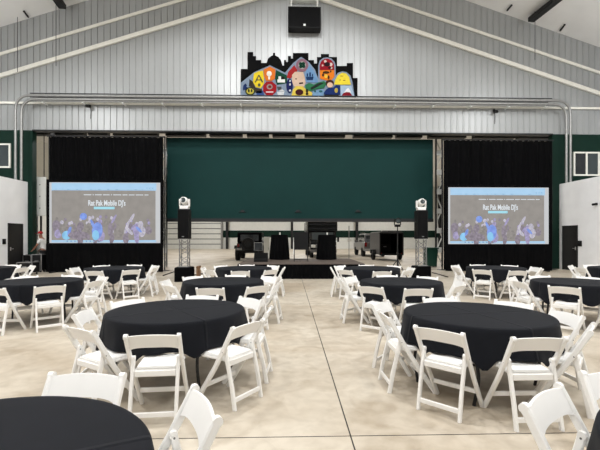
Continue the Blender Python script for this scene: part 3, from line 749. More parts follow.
for s in (-1, 1):
    bm = B(); wavy(bm, -SD/2, SD/2, 0, .01, SH-.03, .016, .16, nz=2, seed=10, flare=.3)
    bmesh.ops.rotate(bm, cent=(0,0,0), matrix=Matrix.Rotation(s*PI/2, 3, 'Z'), verts=bm.verts); bmesh.ops.translate(bm, vec=(s*(hw+.02), 0, 0), verts=bm.verts); obj('skirt', bm, 'black_fabric', t)
# draped cocktail tables on stage
def cocktail(px, d, label, seed):
    X, Y = G(px, d); t = thing('cocktail_table', label, 'table', (X, Y, SH))
    bm = B(); n = 64; rows = []
    rnd = random.Random(seed); ph = rnd.random()*6
    for j in range(6):
        f = j/5; z = 1.1*(1-f)+.015; r0 = .375 + .07*f
        rows.append([bm.verts.new(((r0+.03*f**.6*math.sin(k*2*PI/n*15+ph+.7*math.sin(k*.4)))*math.cos(2*PI*k/n), (r0+.03*f**.6*math.sin(k*2*PI/n*15+ph+.7*math.sin(k*.4)))*math.sin(2*PI*k/n), z)) for k in range(n)])
    for a_, b_ in zip(rows, rows[1:]):
        for k in range(n): f_ = bm.faces.new((a_[k], b_[k], b_[(k+1)%n], a_[(k+1)%n])); f_.smooth = True
    bm.faces.new(rows[0]); obj('table_drape', bm, 'black_fabric', t)
    bm = B(); lathe(bm, [(0,1.075),(.36,1.075),(.36,1.1),(0,1.1)], 32); obj('tabletop', bm, 'wood', t)
    bm = B(); tube(bm, [(0,0,.03),(0,0,1.08)], .04, 10); lathe(bm, [(0,0),(.28,0),(.27,.03),(0,.04)], 24); obj('pedestal', bm, 'dark_metal', t)
    g = thing('cup', 'tiny pale cup standing on the %s draped cocktail table' % ('left' if seed == 1 else 'right'), 'cup', (X+.02, Y-.1, SH+1.116))
    bm = B(); lathe(bm, [(0,0),(.03,0),(.036,.1),(.033,.1),(.028,.01),(0,.01)], 16); obj('tumbler', bm, 'lamp_lens', g)
cocktail(279.5, 17.6, 'black draped cocktail table at the rear of the stage, left one', 1)
cocktail(326.5, 17.6, 'black draped cocktail table at the rear of the stage, right one', 2)
# board on a frame stand
X, Y = G(301, 16.3)
t = thing('display_board', 'square black board on a metal frame stand at centre stage', 'board', (X, Y, SH))
bm = B(); box(bm, (0,0,.85), (.6,.05,.74), bev=.01); obj('board', bm, 'black_plastic', t)
for s in (-1, 1):
    bm = B(); tube(bm, [(s*.28, .04, .02), (s*.28, .04, .95)], .018, 8); tube(bm, [(s*.28, -.22, .02), (s*.28, .26, .02)], .018, 8); obj('leg', bm, 'dark_metal', t)
bm = B(); tube(bm, [(-.28, .04, .08), (.28, .04, .08)], .014, 8); obj('crossbar', bm, 'dark_metal', t)
bm = B(); tube(bm, [(-.31, -.01, .28), (-.31, -.01, .82)], .02, 8); obj('grip_bar', bm, 'white_metal', t)
# stage monitor and small screen on it
X, Y = G(261, 16.0)
t = thing('stage_monitor', 'black wedge monitor speaker at the left of the stage', 'speaker', (X, Y, SH))
bm = B(); prism_x(bm, [(-.2, 0), (.2, 0), (.2, .36), (.05, .36), (-.2, .12)], -.28, .28); bmesh.ops.bevel(bm, geom=bm.edges[:], offset=.01, affect='EDGES'); obj('cabinet', bm, 'black_plastic', t)
bm = B(); R = Matrix.Rotation(math.atan2(.24, .25), 3, 'X'); box(bm, (0, -.085, .25), (.5, .3, .012), R); obj('grille', bm, 'dark_grille', t)
X, Y = G(258.3, 16.6)
t = thing('monitor_screen', 'small dark screen with pale frame standing behind the wedge monitor', 'screen', (X, Y, SH))
bm = B(); box(bm, (0,0,.6), (.36,.03,.36), bev=.006); obj('bezel', bm, 'galvanized', t)
bm = B(); box(bm, (0,-.018,.6), (.33,.01,.33)); obj('display', bm, 'glass_dark', t)
bm = B(); tube(bm, [(0,.02,.02),(0,.02,.45)], .02); lathe(bm, [(0,0),(.16,0),(.15,.02),(0,.025)], 20); obj('foot', bm, 'dark_metal', t)
# ------------------------------------------------------------------ vehicles in the bay (facing along +-Y)
def wheel(parent, x, y, r, w, rim='steel'):
    bm = B(); s = 1 if x > 0 else -1
    lathe(bm, [(r*.55,-w/2),(r*.92,-w/2),(r,-w*.3),(r,w*.3),(r*.92,w/2),(r*.55,w/2),(r*.55,-w/2)], 24)
    bmesh.ops.transform(bm, matrix=Matrix.Translation((x,y,r)) @ Matrix.Rotation(PI/2, 4, 'Y'), verts=bm.verts)
    o = obj('wheel', bm, 'rubber', parent)
    bm = B(); lathe(bm, [(0,-w*.25),(r*.56,-w*.35),(r*.56,w*.35),(0,w*.25)], 20)
    bmesh.ops.transform(bm, matrix=Matrix.Translation((x,y,r)) @ Matrix.Rotation(PI/2, 4, 'Y'), verts=bm.verts)
    obj('rim', bm, rim, o)
def jeep(px, d):
    X, Y = G(px, d)
    t = thing('off_road_vehicle', 'black open-topped off-road vehicle parked behind the stage, rear spare wheel showing', 'car', (X, Y, 0)); t.scale = (1.1, 1.1, 1.04)
    # rear at y=0, nose at y=4
    bm = B(); prism_x(bm, [(0,.55),(3.9,.55),(3.95,1.0),(3.9,1.18),(2.6,1.22),(2.5,1.15),(0,1.15)], -.78, .78); bmesh.ops.bevel(bm, geom=bm.edges[:], offset=.03, affect='EDGES'); obj('body', bm, 'car_black', t)
    bm = B(); prism_x(bm, [(.02,1.13),(2.55,1.13),(2.2,1.8),(2.0,1.86),(.1,1.86),(.02,1.8)], -.74, .74); bmesh.ops.bevel(bm, geom=bm.edges[:], offset=.04, affect='EDGES'); obj('soft_top', bm, 'black_fabric', t)
    for s in (-1, 1):
        bm = B(); box(bm, (s*.745, .7, 1.48), (.012, .95, .46), bev=.004); box(bm, (s*.745, 1.65, 1.46), (.012, .7, .42), bev=.004); obj('side_window', bm, 'glass_dark', t)
        for y in (.62, 3.25):
            bm = B(); prism_x(bm, [(y-.58,.8),(y-.42,1.0),(y+.42,1.0),(y+.58,.8),(y+.5,.8),(y+.38,.93),(y-.38,.93),(y-.5,.8)], s*.78, s*.95); obj('fender', bm, 'black_plastic', t)
            wheel(t, s*.78, y, .42, .27)
        bm = B(); box(bm, (s*.68, -.02, 1.0), (.12, .06, .2), bev=.01); obj('tail_light', bm, 'red_lens', t)
        bm = B(); box(bm, (s*.95, 2.35, 1.3), (.2, .06, .16), bev=.02); obj('wing_mirror', bm, 'black_plastic', t)
    bm = B(); box(bm, (0, -.01, 1.5), (1.1, .02, .42), bev=.005); obj('rear_window', bm, 'glass_dark', t)
    bm = B(); box(bm, (0, -.1, .62), (1.6, .18, .2), bev=.03); obj('rear_bumper', bm, 'black_plastic', t)
    bm = B(); box(bm, (0, 4.05, .62), (1.6, .18, .2), bev=.03); obj('front_bumper', bm, 'black_plastic', t)
    bm = B(); r = .4; lathe(bm, [(r*.55,-.12),(r*.92,-.12),(r,-.07),(r,.07),(r*.92,.12),(r*.55,.12),(r*.55,-.12)], 28)
    bmesh.ops.transform(bm, matrix=Matrix.Translation((-.06,-.16,1.13)) @ Matrix.Rotation(PI/2, 4, 'X'), verts=bm.verts); sp = obj('spare_wheel', bm, 'rubber', t)
    bm = B(); lathe(bm, [(.17,-.02),(.245,-.06),(.245,.06),(.17,.02)], 28)
    bmesh.ops.transform(bm, matrix=Matrix.Translation((-.06,-.2,1.13)) @ Matrix.Rotation(PI/2, 4, 'X'), verts=bm.verts); obj('rim', bm, 'dark_metal', sp)
    bm = B(); box(bm, (-.6, -.2, .78), (.34, .02, .13)); obj('number_plate', bm, 'galvanized', t)
jeep(249.5, 26.2)
def box_truck(px, d):
    X, Y = G(px, d)
    t = thing('box_truck', 'tall black box truck parked facing the stage, behind the draped tables', 'truck', (X, Y, 0))
    bm = B(); box2(bm, (-1.22, 2.0, .8), (1.22, 7.0, 2.95), .03); 
    box2(bm, (-1.2, 1.0, 2.05), (1.2, 2.05, 2.93), .05); obj('cargo_box', bm, 'car_black', t)
    bm = B(); box2(bm, (-1.1, .97, 2.3), (1.1, .995, 2.36)); box2(bm, (-1.1, .97, 2.6), (1.1, .995, 2.7)); obj('box_trim', bm, 'dark_metal', t)
    bm = B(); prism_x(bm, [(0,.5),(1.95,.5),(1.95,2.03),(1.0,2.03),(.55,1.4),(.05,1.25)], -1.0, 1.0); bmesh.ops.bevel(bm, geom=bm.edges[:], offset=.04, affect='EDGES'); obj('cab', bm, 'car_black', t)
    bm = B(); R = Matrix.Rotation(math.atan2(.63,.45), 3, 'X'); box(bm, (0,.74,1.7), (1.7,.7,.02), R); obj('windscreen', bm, 'glass_grey', t)
    bm = B(); box(bm, (0,-.01,.92), (1.1,.05,.32), bev=.01)
    for k in range(4): box(bm, (0,-.045,.82+k*.07), (1.04,.03,.025))
    obj('grille', bm, 'steel', t)
    bm = B(); box(bm, (0,-.1,.55), (2.0,.2,.22), bev=.03); obj('bumper', bm, 'trailer_grey', t)
    for s in (-1, 1):
        bm = B(); box(bm, (s*.78,-.02,.92), (.34,.08,.22), bev=.02); obj('headlight', bm, 'lamp_lens', t)
        bm = B(); box(bm, (s*1.24,.9,1.45), (.16,.08,.42), bev=.02); bar(bm, (s*1.0,.95,1.4), (s*1.2,.92,1.4), .03, .03); obj('wing_mirror', bm, 'black_plastic', t)
        wheel(t, s*.88, .75, .42, .26); wheel(t, s*.95, 5.4, .42, .4)
box_truck(323.5, 30.0)
def pickup(px, d):
    X, Y = G(px, d)
    t = thing('pickup_truck', 'silver-grey pickup parked in front of the trailer beyond the stage', 'car', (X, Y, 0))
    L = 5.2
    bm = B(); prism_x(bm, [(0,.5),(L,.5),(L+.02,.95),(L-.1,1.12),(3.75,1.2),(0,1.2)], -.92, .92); bmesh.ops.bevel(bm, geom=bm.edges[:], offset=.05, affect='EDGES'); obj('body', bm, 'car_silver', t)
    bm = B(); prism_x(bm, [(.25,1.18),(3.8,1.18),(3.1,1.86),(2.9,1.92),(.5,1.92),(.35,1.86)], -.8, .8); bmesh.ops.bevel(bm, geom=bm.edges[:], offset=.06, affect='EDGES'); obj('cabin', bm, 'car_silver', t)
    for s in (-1, 1):
        bm = B(); prism_x(bm, [(.5,1.26),(1.5,1.26),(1.5,1.8),(.6,1.8)], s*.8, s*.815); prism_x(bm, [(1.6,1.26),(3.5,1.26),(3.0,1.8),(1.6,1.8)], s*.8, s*.815); obj('side_window', bm, 'glass_dark', t)
        bm = B(); box(bm, (s*.8,-.02,1.02), (.18,.08,.34), bev=.02); obj('tail_light', bm, 'red_lens', t)
        bm = B(); box(bm, (s*1.02,3.4,1.28), (.22,.1,.2), bev=.03); obj('wing_mirror', bm, 'car_silver', t)
        for y in (.95, 4.2): wheel(t, s*.82, y, .39, .26, 'bright_steel')
        bm = B(); bar(bm, (s*.72,.6,1.98), (s*.72,2.7,1.98), .05, .04); obj('roof_rail', bm, 'dark_metal', t)
    bm = B(); box(bm, (0,.28,1.52), (1.4,.03,.5), Matrix.Rotation(-.2,3,'X'), .01); obj('rear_window', bm, 'glass_dark', t)
    bm = B(); box(bm, (0,-.1,.58), (1.8,.2,.2), bev=.03); obj('rear_bumper', bm, 'bright_steel', t)
pickup(375.5, 31.6)
def trailer(px, d):
    X, Y = G(px, d)
    t = thing('cargo_trailer', 'grey enclosed cargo trailer with its rear open, right of the stage', 'trailer', (X, Y, 0))
    L, w, z0, z1, th = 3.1, .82, .42, 1.92, .05
    bm = B(); box2(bm, (-w, 0, z0), (w, L, z0+.06)); obj('floor_pan', bm, 'dark_metal', t)
    for s in (-1, 1):
        bm = B(); box2(bm, (s*w, 0, z0), (s*(w-th), L, z1), .01); obj('side_panel', bm, 'trailer_grey', t)
        wheel(t, s*(w+.13), 1.35, .33, .2, 'bright_steel')
        bm = B(); prism_x(bm, [(.9,.45),(1.05,.74),(1.65,.74),(1.8,.45),(1.74,.45),(1.6,.69),(1.1,.69),(.96,.45)], s*(w+.005), s*(w+.26)); obj('fender', bm, 'dark_metal', t)
        bm = B(); box(bm, (s*(w-.1), -.015, .52), (.12,.03,.08), bev=.005); obj('tail_light', bm, 'red_lens', t)
    bm = B(); box2(bm, (-w, L-th, z0), (w, L, z1)); obj('front_panel', bm, 'trailer_grey', t)
    bm = B(); prism(bm, [(-w-.01, z1), (w+.01, z1), (w*.8, z1+.07), (0, z1+.1), (-w*.8, z1+.07)], -.02, L+.02); obj('roof', bm, 'trailer_grey', t)
    bm = B()
    for s in (-1, 1): box2(bm, (s*w, -.04, z0), (s*(w-.09), .0, z1))
    box2(bm, (-w, -.04, z1-.09), (w, 0, z1)); box2(bm, (-w, -.04, z0-.04), (w, 0, z0+.06)); obj('rear_frame', bm, 'dark_metal', t)
    bm = B(); box2(bm, (-w+th+.004, .15, z0+.06), (w-th-.004, L-th-.01, z0+.07)); box2(bm, (-w+th+.001, .1, z0+.07), (-w+th+.01, L-th-.01, z1-.01)); box2(bm, (w-th-.01, .1, z0+.07), (w-th-.001, L-th-.01, z1-.01)); box2(bm, (-w+.07, L-th-.02, z0+.07), (w-.07, L-th-.002, z1-.01)); obj('lining', bm, 'black_plastic', t)
    bm = B(); box(bm, (-.1, L*.5, z1+.13), (.4,.4,.1), bev=.03); obj('roof_vent', bm, 'galvanized', t)
    bm = B(); bar(bm, (0, L, .45), (0, L+.62, .45), .1, .1); obj('drawbar', bm, 'dark_metal', t)
    c = thing('equipment_box', 'dark equipment box loaded inside the open trailer', 'box', (X-.1, Y+1.7, z0+.071))
    bm = B(); box(bm, (0,0,.3), (.9,.6,.6), bev=.02); obj('case', bm, 'black_plastic', c)
    bm = B(); box(bm, (0,-.31,.45), (.2,.03,.06)); obj('handle', bm, 'steel', c)
trailer(391.5, 26.4)
# white cabinet beside the jeep
X, Y = G(267, 24.3); t = thing('storage_cabinet', 'white upright cabinet between black jeep and left draped table', 'cabinet', (X, Y, 0))
bm = B(); box(bm, (0,0,.83), (.36,.45,1.58), bev=.01); obj('body', bm, 'white_metal', t)
bm = B(); box(bm, (0,-.235,.86), (.33,.02,1.46), bev=.004); dd = obj('door', bm, 'white_metal', t)
bm = B(); box(bm, (.11,-.255,.9), (.02,.03,.14)); obj('handle', bm, 'steel', dd)
bm = B(); box(bm, (0,0,.02), (.34,.42,.04)); obj('plinth', bm, 'dark_metal', t)
# white signpost right of truck
X, Y = G(349, 24.0); t = thing('sign_post', 'thin grey post with a small pale box, between truck and silver pickup', 'post', (X, Y, 0))
bm = B(); tube(bm, [(0,0,.02),(0,0,2.3)], .025, 8); lathe(bm, [(0,0),(.2,0),(.19,.03),(0,.035)], 18); obj('pole', bm, 'galvanized', t)
bm = B(); box(bm, (0,-.05,1.42), (.22,.1,.16), bev=.01); obj('box', bm, 'white_metal', t)
# ------------------------------------------------------------------ left-hand opening: panel, pole, cases, person
a = Q(33.5, 177, 19.75); b = Q(46.5, 216, 19.75)
t = thing('cladding_sheet', 'white metal panel hanging beside the left drape', 'panel', ((a.x+b.x)/2, 19.75, b.z))
hh = a.z-b.z; ww = b.x-a.x
bm = B(); box(bm, (0,0,hh/2), (ww,.08,hh), bev=.01); obj('plate', bm, 'white_metal', t)
for f in (.2, .5, .8): bm = B(); box(bm, (.02, -.045, hh*f), (.05, .02, .05), bev=.01); obj('bolt', bm, 'dark_metal', t)
for s in (-.2, .2): bm = B(); bar(bm, (s,.0,hh), (s,.0,HZ+.6-b.z), .03, .03); obj('hanger', bm, 'dark_metal', t)
for i, px in enumerate((37, 41)):
    p = Q(px, 240, 20.6); bm = B(); tube(bm, [(p.x, 20.6, 0), (p.x, 20.6, 2.7)], .05, 10); tag(obj('steel_post', bm, ('bright_steel', 'dark_metal')[i]), ('bright', 'dark')[i]+' steel post standing behind the white panel at left', 'post')
p = Q(37, 245, 20.1); t = thing('storage_cabinet', 'pale cabinet with a yellow panel behind the person at left', 'cabinet', (p.x, 20.1, 0))
bm = B(); box(bm, (0,0,.75), (.55,.4,1.5), bev=.01); obj('body', bm, 'white_metal', t)
bm = B(); box(bm, (-.02,-.205,1.05), (.2,.02,.75)); obj('yellow_panel', bm, 'yellow_paint', t)
def road_case(px, d, w, dpt, h, z, label):
    X, Y = G(px, d); t = thing('road_case', label, 'equipment case', (X, Y, z))
    bm = B(); box(bm, (0,0,h/2+.05), (w,dpt,h-.1), bev=.012); obj('body', bm, 'black_plastic', t)
    bm = B()
    for s in (-1,1):
        for q in (-1,1):
            bar(bm, (s*w/2, q*dpt/2, .1), (s*w/2, q*dpt/2, h), .035, .035)
        bar(bm, (s*w/2,-dpt/2,h), (s*w/2,dpt/2,h), .035, .035); bar(bm, (-w/2,s*dpt/2,h), (w/2,s*dpt/2,h), .035, .035); bar(bm, (-w/2,s*dpt/2,.1), (w/2,s*dpt/2,.1), .035, .035)
    obj('edging', bm, 'steel', t)
    for s in (-1,1):
        for q in (-1,1):
            bm = B(); tube(bm, [(s*(w/2-.08)-.02, q*(dpt/2-.08), .04), (s*(w/2-.08)+.02, q*(dpt/2-.08), .04)], .04, 10); obj('castor', bm, 'rubber', t)
    bm = B(); box(bm, (0,-dpt/2-.01,h*.6), (.16,.02,.1)); obj('latch', bm, 'steel', t)
road_case(28.5, 16.6, .62, .5, .52, 0, 'black road case with silver edges, in front of the left side-room corner')
road_case(29.8, 18.55, .36, .4, .74, 0, 'taller black road case behind, at the left side-room corner')
road_case(39.5, 17.75, .42, .4, .8, 0, 'black road case closest to the left screen skirt')
# person
def person():
    X, Y = G(44.5, 18.75)
    t = thing('person', 'person in red cap and white shirt, one arm reaching down, beside left screen', 'person', (X, Y, 0), 0)
    def skin(name, verts, edges, rad, m, root=0, parent=t, sub=2):
        me = bpy.data.meshes.new(name); me.from_pydata(verts, edges, []); me.materials.append(M[m])
        o = bpy.data.objects.new(name, me); COL.objects.link(o); o.parent = parent
        o.modifiers.new('skin', 'SKIN'); s = o.modifiers.new('sub', 'SUBSURF'); s.levels = sub; s.render_levels = sub
        for i, r in enumerate(rad):
            k = me.skin_vertices[0].data[i]; k.radius = r if isinstance(r, tuple) else (r, r); k.use_root = (i == root)
        for m_ in o.modifiers:
            if m_.type == 'SKIN': m_.use_smooth_shade = True
        return o
    # faces -x/-y (left, towards the camera); leaning forward a little
    V = [(0,0,.98),(-.02,0,1.12),(-.06,-.01,1.3),(-.1,-.02,1.47),(-.13,-.03,1.57),(-.16,-.04,1.66),(-.165,-.045,1.76),   # 0-6 spine, neck, head
         (-.1,-.2,1.45),(-.2,-.25,1.2),(-.38,-.2,1.02),(-.46,-.19,.95),                   # 7-10 near arm, reaching left and down
         (-.08,.17,1.45),(-.1,.24,1.2),(-.28,.2,1.02),(-.36,.18,.97),                     # 11-14 far arm
         (.0,-.1,.9),(-.03,-.11,.5),(.02,-.11,.09),(-.13,-.12,.035),                      # 15-18 near leg
         (.0,.1,.9),(.0,.11,.5),(.08,.11,.09),(-.07,.12,.035)]                            # 19-22 far leg
    E = [(0,1),(1,2),(2,3),(3,4),(4,5),(5,6),(3,7),(7,8),(8,9),(9,10),(3,11),(11,12),(12,13),(13,14),(0,15),(15,16),(16,17),(17,18),(0,19),(19,20),(20,21),(21,22)]
    R = [(.15,.11),(.14,.1),(.16,.11),(.13,.09),.055,.085,.08,.06,.045,.036,.03,.06,.045,.036,.03,.09,.06,.042,.04,.09,.06,.042,.04]
    # fingers
    n0 = len(V)
    for hnd, base in ((10, Vector(V[10])), (14, Vector(V[14]))):
        for k in range(5):
            off = Vector((-.03 if k else .0, (k-2)*.018, -.03 if k else -.015))
            a_ = base+off; b_ = a_+Vector((-.035, (k-2)*.004, -.03 - (.01 if k in (2,3) else 0)))
            V.append(tuple(a_)); V.append(tuple(b_)); i = len(V)-2
            E += [(hnd, i), (i, i+1)]; R += [.011, .009]
    skin('body', V, E, R, 'skin')
    sh = [(0,0,.93),(-.02,0,1.12),(-.06,-.01,1.3),(-.1,-.02,1.47),(-.115,-.025,1.52),(-.1,-.2,1.45),(-.16,-.235,1.27),(-.08,.17,1.45),(-.09,.22,1.27)]
    skin('shirt', sh, [(0,1),(1,2),(2,3),(3,4),(3,5),(5,6),(3,7),(7,8)], [(.175,.135),(.165,.125),(.18,.13),(.15,.11),.075,.085,.072,.085,.072], 'white_cloth')
    tr = [(0,0,.96),(0,-.1,.88),(-.03,-.11,.5),(.02,-.11,.08),(0,.1,.88),(0,.11,.5),(.08,.11,.08)]
    skin('trousers', tr, [(0,1),(1,2),(2,3),(0,4),(4,5),(5,6)], [(.16,.13),.115,.085,.07,.115,.085,.07], 'dark_cloth')
    bm = B(); lathe(bm, [(.105,0),(.112,.03),(.1,.08),(.06,.115),(0,.125)], 18)
    box(bm, (-.13,-.01,.006), (.13,.15,.014), bev=.005); bmesh.ops.translate(bm, vec=(-.165,-.045,1.76), verts=bm.verts); obj('cap', bm, 'red_cloth', t)
    # nose, eyes, ear as face details on the head
    bm = B()
    for s in (-1, 1):
        r = bmesh.ops.create_icosphere(bm, subdivisions=1, radius=.012); bmesh.ops.translate(bm, vec=(-.245,-.045+s*.034,1.72), verts=r['verts'])
    obj('eyes', bm, 'black_plastic', t)
    bm = B(); lathe(bm, [(0,.03),(.014,.0),(.018,-.018),(0,-.02)], 8); bmesh.ops.translate(bm, vec=(-.252,-.045,1.69), verts=bm.verts); obj('nose', bm, 'skin', t)
    bm = B(); box(bm, (-.235,-.045,1.635), (.012,.05,.01), bev=.003); obj('mouth', bm, 'red_lens', t)
    for s in (-1, 1):
        bm = B(); lathe(bm, [(0,.03),(.012,.02),(.016,0),(.01,-.025),(0,-.03)], 8); bmesh.ops.translate(bm, vec=(-.15,-.045+s*.09,1.69), verts=bm.verts); obj('ear', bm, 'skin', t)
    for k, (x, y) in enumerate(((-.05,-.115), (.01,.115))):
        bm = B(); box(bm, (x,y,.04), (.28,.1,.08), bev=.03, seg=2); obj('shoe', bm, 'black_plastic', t)
person()
# pale steel lattice behind the inner edges of the drapes
for side, px in (('left', 163.5), ('right', 439)):
    p = Q(px, 240, 20.9); t = thing('lattice_mast', 'tall pale lattice mast beside the %s edge of the green hangar door' % side, 'mast', (p.x, 20.9, 0))
    for s in (-1, 1):
        bm = B(); box(bm, (s*.17, 0, 3.45), (.07, .1, 6.9)); obj('upright', bm, ('dark_metal' if side == 'right' else 'galvanized'), t)
    bm = B()
    for k in range(9): bar(bm, (-.17*(1 if k%2 else -1), 0, .1+k*.75), (.17*(1 if k%2 else -1), 0, .1+(k+1)*.75), .05, .05, (0,1,0))
    obj('lacing', bm, 'white_metal', t)
    for k in range(6): bm = B(); box(bm, (0, -.065, .9+k*1.05), (.3, .02, .28), bev=.004); obj('gusset_plate', bm, 'white_metal', t)
# ------------------------------------------------------------------ folding chair
def make_chair():
    t = thing('folding_chair', '', 'chair')
    HC = .742
    for s in (-1, 1):                          # front leg running up into the back post
        bm = B(); X = s*.213
        path = [(X, .225, 0), (X, .12, .155), (X, -.02, .36), (X, -.115, .52), (X, -.195, .665), (X, -.222, .715), (X, -.233, .732), (X, -.236, HC)]
        prof = rrect(.03, .047, .008)
        sweep(bm, path, prof)
        # rounded top knob
        tube(bm, [(X-.0148, -.236, HC-.004), (X+.0148, -.236, HC-.004)], .0235, 14)
        obj('leg', bm, 'white_resin', t)
    for s in (-1, 1):                          # rear leg
        bm = B(); X = s*.186
        sweep(bm, [(X, -.235, 0), (X, -.2, .2), (X, -.15, .4), (X, -.122, .515), (X, -.118, .535)], rrect(.028, .042, .007))
        tube(bm, [(X-.0138, -.12, .53), (X+.0138, -.12, .53)], .021, 12)
        lg = obj('leg', bm, 'white_resin', t)
        bm = B(); tube(bm, [(X-s*.014, -.122, .515), (s*.228, -.122, .515)], .006, 8); obj('pivot_bolt', bm, 'dark_metal', lg)
    bm = B(); bar(bm, (-.186, -.222, .085), (.186, -.222, .085), .02, .042, bev=.004); obj('stretcher', bm, 'white_resin', t)
    bm = B(); bar(bm, (-.21, .112, .168), (.21, .112, .168), .02, .042, bev=.004); obj('stretcher', bm, 'white_resin', t)
    # seat frame and pad
    bm = B(); pts = []
    for x, y in ((-.172,-.155),(.172,-.155),(.19,.19),(.165,.222),(-.165,.222),(-.19,.19)): pts.append((x, y))
    def slab(bm, pts, z0, z1, k=1., tilt=.02):
        a_ = [bm.verts.new((x*k, (y-.03)*k+.03, z0+tilt*(y))) for x, y in pts]; b_ = [bm.verts.new((x*k, (y-.03)*k+.03, z1+tilt*y)) for x, y in pts]
        n = len(pts); fs = [bm.faces.new(a_[::-1]), bm.faces.new(b_)]
        for i in range(n): fs.append(bm.faces.new((a_[i], a_[(i+1)%n], b_[(i+1)%n], b_[i])))
        es = list({e for f in fs for e in f.edges}); bmesh.ops.bevel(bm, geom=es, offset=.007, segments=2, affect='EDGES')
    slab(bm, pts, .415, .442); box(bm, (0, -.15, .405), (.34, .02, .055), bev=.006)
    st = obj('seat', bm, 'white_resin', t)
    bm = B(); slab(bm, pts, .438, .46, .93)
    for k in range(5): box(bm, (0, -.09+k*.06, .4605-.0018+k*.0012), (.3, .004, .002))
    obj('seat_pad', bm, 'white_vinyl', st)
    # curved backrest with arched edges
    bm = B(); n = 12; A = []; Bk = []
    for k in range(n+1):
        f = k/n*2-1; x = f*.203
        bow = -.014*(1-f*f)
        zt = .737 + .014*(1-f*f)**1.0; zb = .61 + .024*(1-f**4)
        def yy(z): return -.158-(z-.59)*.5
        A.append([bm.verts.new((x, yy(zb)+bow, zb)), bm.verts.new((x, yy(zt)+bow, zt))])
        Bk.append([bm.verts.new((x, yy(zb)+bow+.014, zb+.002)), bm.verts.new((x, yy(zt)+bow+.014, zt+.002))])
    for k in range(n):
        for q in (bm.faces.new((A[k][0], A[k+1][0], A[k+1][1], A[k][1])), bm.faces.new((Bk[k][0], Bk[k][1], Bk[k+1][1], Bk[k+1][0]))): q.smooth = True
        bm.faces.new((A[k][1], A[k+1][1], Bk[k+1][1], Bk[k][1])); bm.faces.new((A[k][0], Bk[k][0], Bk[k+1][0], A[k+1][0]))
    bm.faces.new((A[0][0], A[0][1], Bk[0][1], Bk[0][0])); bm.faces.new((A[n][0], Bk[n][0], Bk[n][1], A[n][1]))
    obj('backrest', bm, 'white_resin', t)
    return t
CH = make_chair()
# ------------------------------------------------------------------ tables
R_T = .73
def make_table():
    t = thing('round_table', '', 'table')
    bm = B(); lathe(bm, [(0,.725),(R_T-.01,.725),(R_T,.733),(R_T,.745),(R_T-.006,.75),(0,.75)], 64); obj('tabletop', bm, 'wood', t)
    bm = B()
    for s in (-1, 1): bar(bm, (-.55, s*.3, .71), (.55, s*.3, .71), .03, .03)
    obj('frame', bm, 'dark_metal', t)
    for s in (-1, 1):
        for q in (-1, 1):
            bm = B(); tube(bm, rounded([(s*.42, q*.02, .69), (s*.44, q*.24, .6), (s*.5, q*.4, .3), (s*.5, q*.34, .0)], .1), .016, 8); obj('leg', bm, 'dark_metal', t)
        bm = B(); tube(bm, [(s*.485, -.38, .37), (s*.485, .38, .37)], .012, 8); obj('brace', bm, 'dark_metal', t)
    return t
def cloth_mesh(seed, seats=()):
    rnd = random.Random(seed); bm = B(); n = 120
    p1, p2 = rnd.random()*6.28, rnd.random()*6.28
    k1 = rnd.choice((11, 12, 13))
    drop0 = .34
    prof = [(0, .7535, 0), (.3, .7535, 0), (.58, .7535, 0), (.708, .7535, 0), (.732, .7515, .02), (.742, .741, .06)]
    rows = []
    rows.append([bm.verts.new((0,0,.7535))])
    for r, z, f in prof[1:]:
        rows.append([bm.verts.new((r*math.cos(2*PI*k/n), r*math.sin(2*PI*k/n), z)) for k in range(n)])
    for j in range(1, 9):
        f = j/8; row = []
        for k in range(n):
            a_ = 2*PI*k/n
            w = .6*math.sin(k1*a_+p1+.8*math.sin(2*a_+p2)) + .4*math.sin(7*a_+p2) + .18*math.sin(23*a_+p1)
            near = 0.
            for q in seats:
                dl = abs((a_-q+PI) % (2*PI) - PI); near = max(near, 1-min(1, max(0, (dl-.2)/.19)))
            near = near*near*(3-2*near); drop = (drop0+.02*math.cos(3*a_+p1))*(1-near) + .262*near
            r = .744 + .03*f + .036*f**1.2*w
            row.append(bm.verts.new((r*math.cos(a_), r*math.sin(a_), .741-drop*f)))
        rows.append(row)
    for a_, b_ in zip(rows, rows[1:]):
        for k in range(n):
            k2 = (k+1) % n
            f = bm.faces.new((a_[0], b_[k], b_[k2])) if len(a_) == 1 else bm.faces.new((a_[k], b_[k], b_[k2], a_[k2])); f.smooth = True
    me = bpy.data.meshes.new('tablecloth'); bmesh.ops.recalc_face_normals(bm, faces=bm.faces[:]); bm.to_mesh(me); bm.free(); me.materials.append(M['tablecloth'])
    return me
TB = make_table()
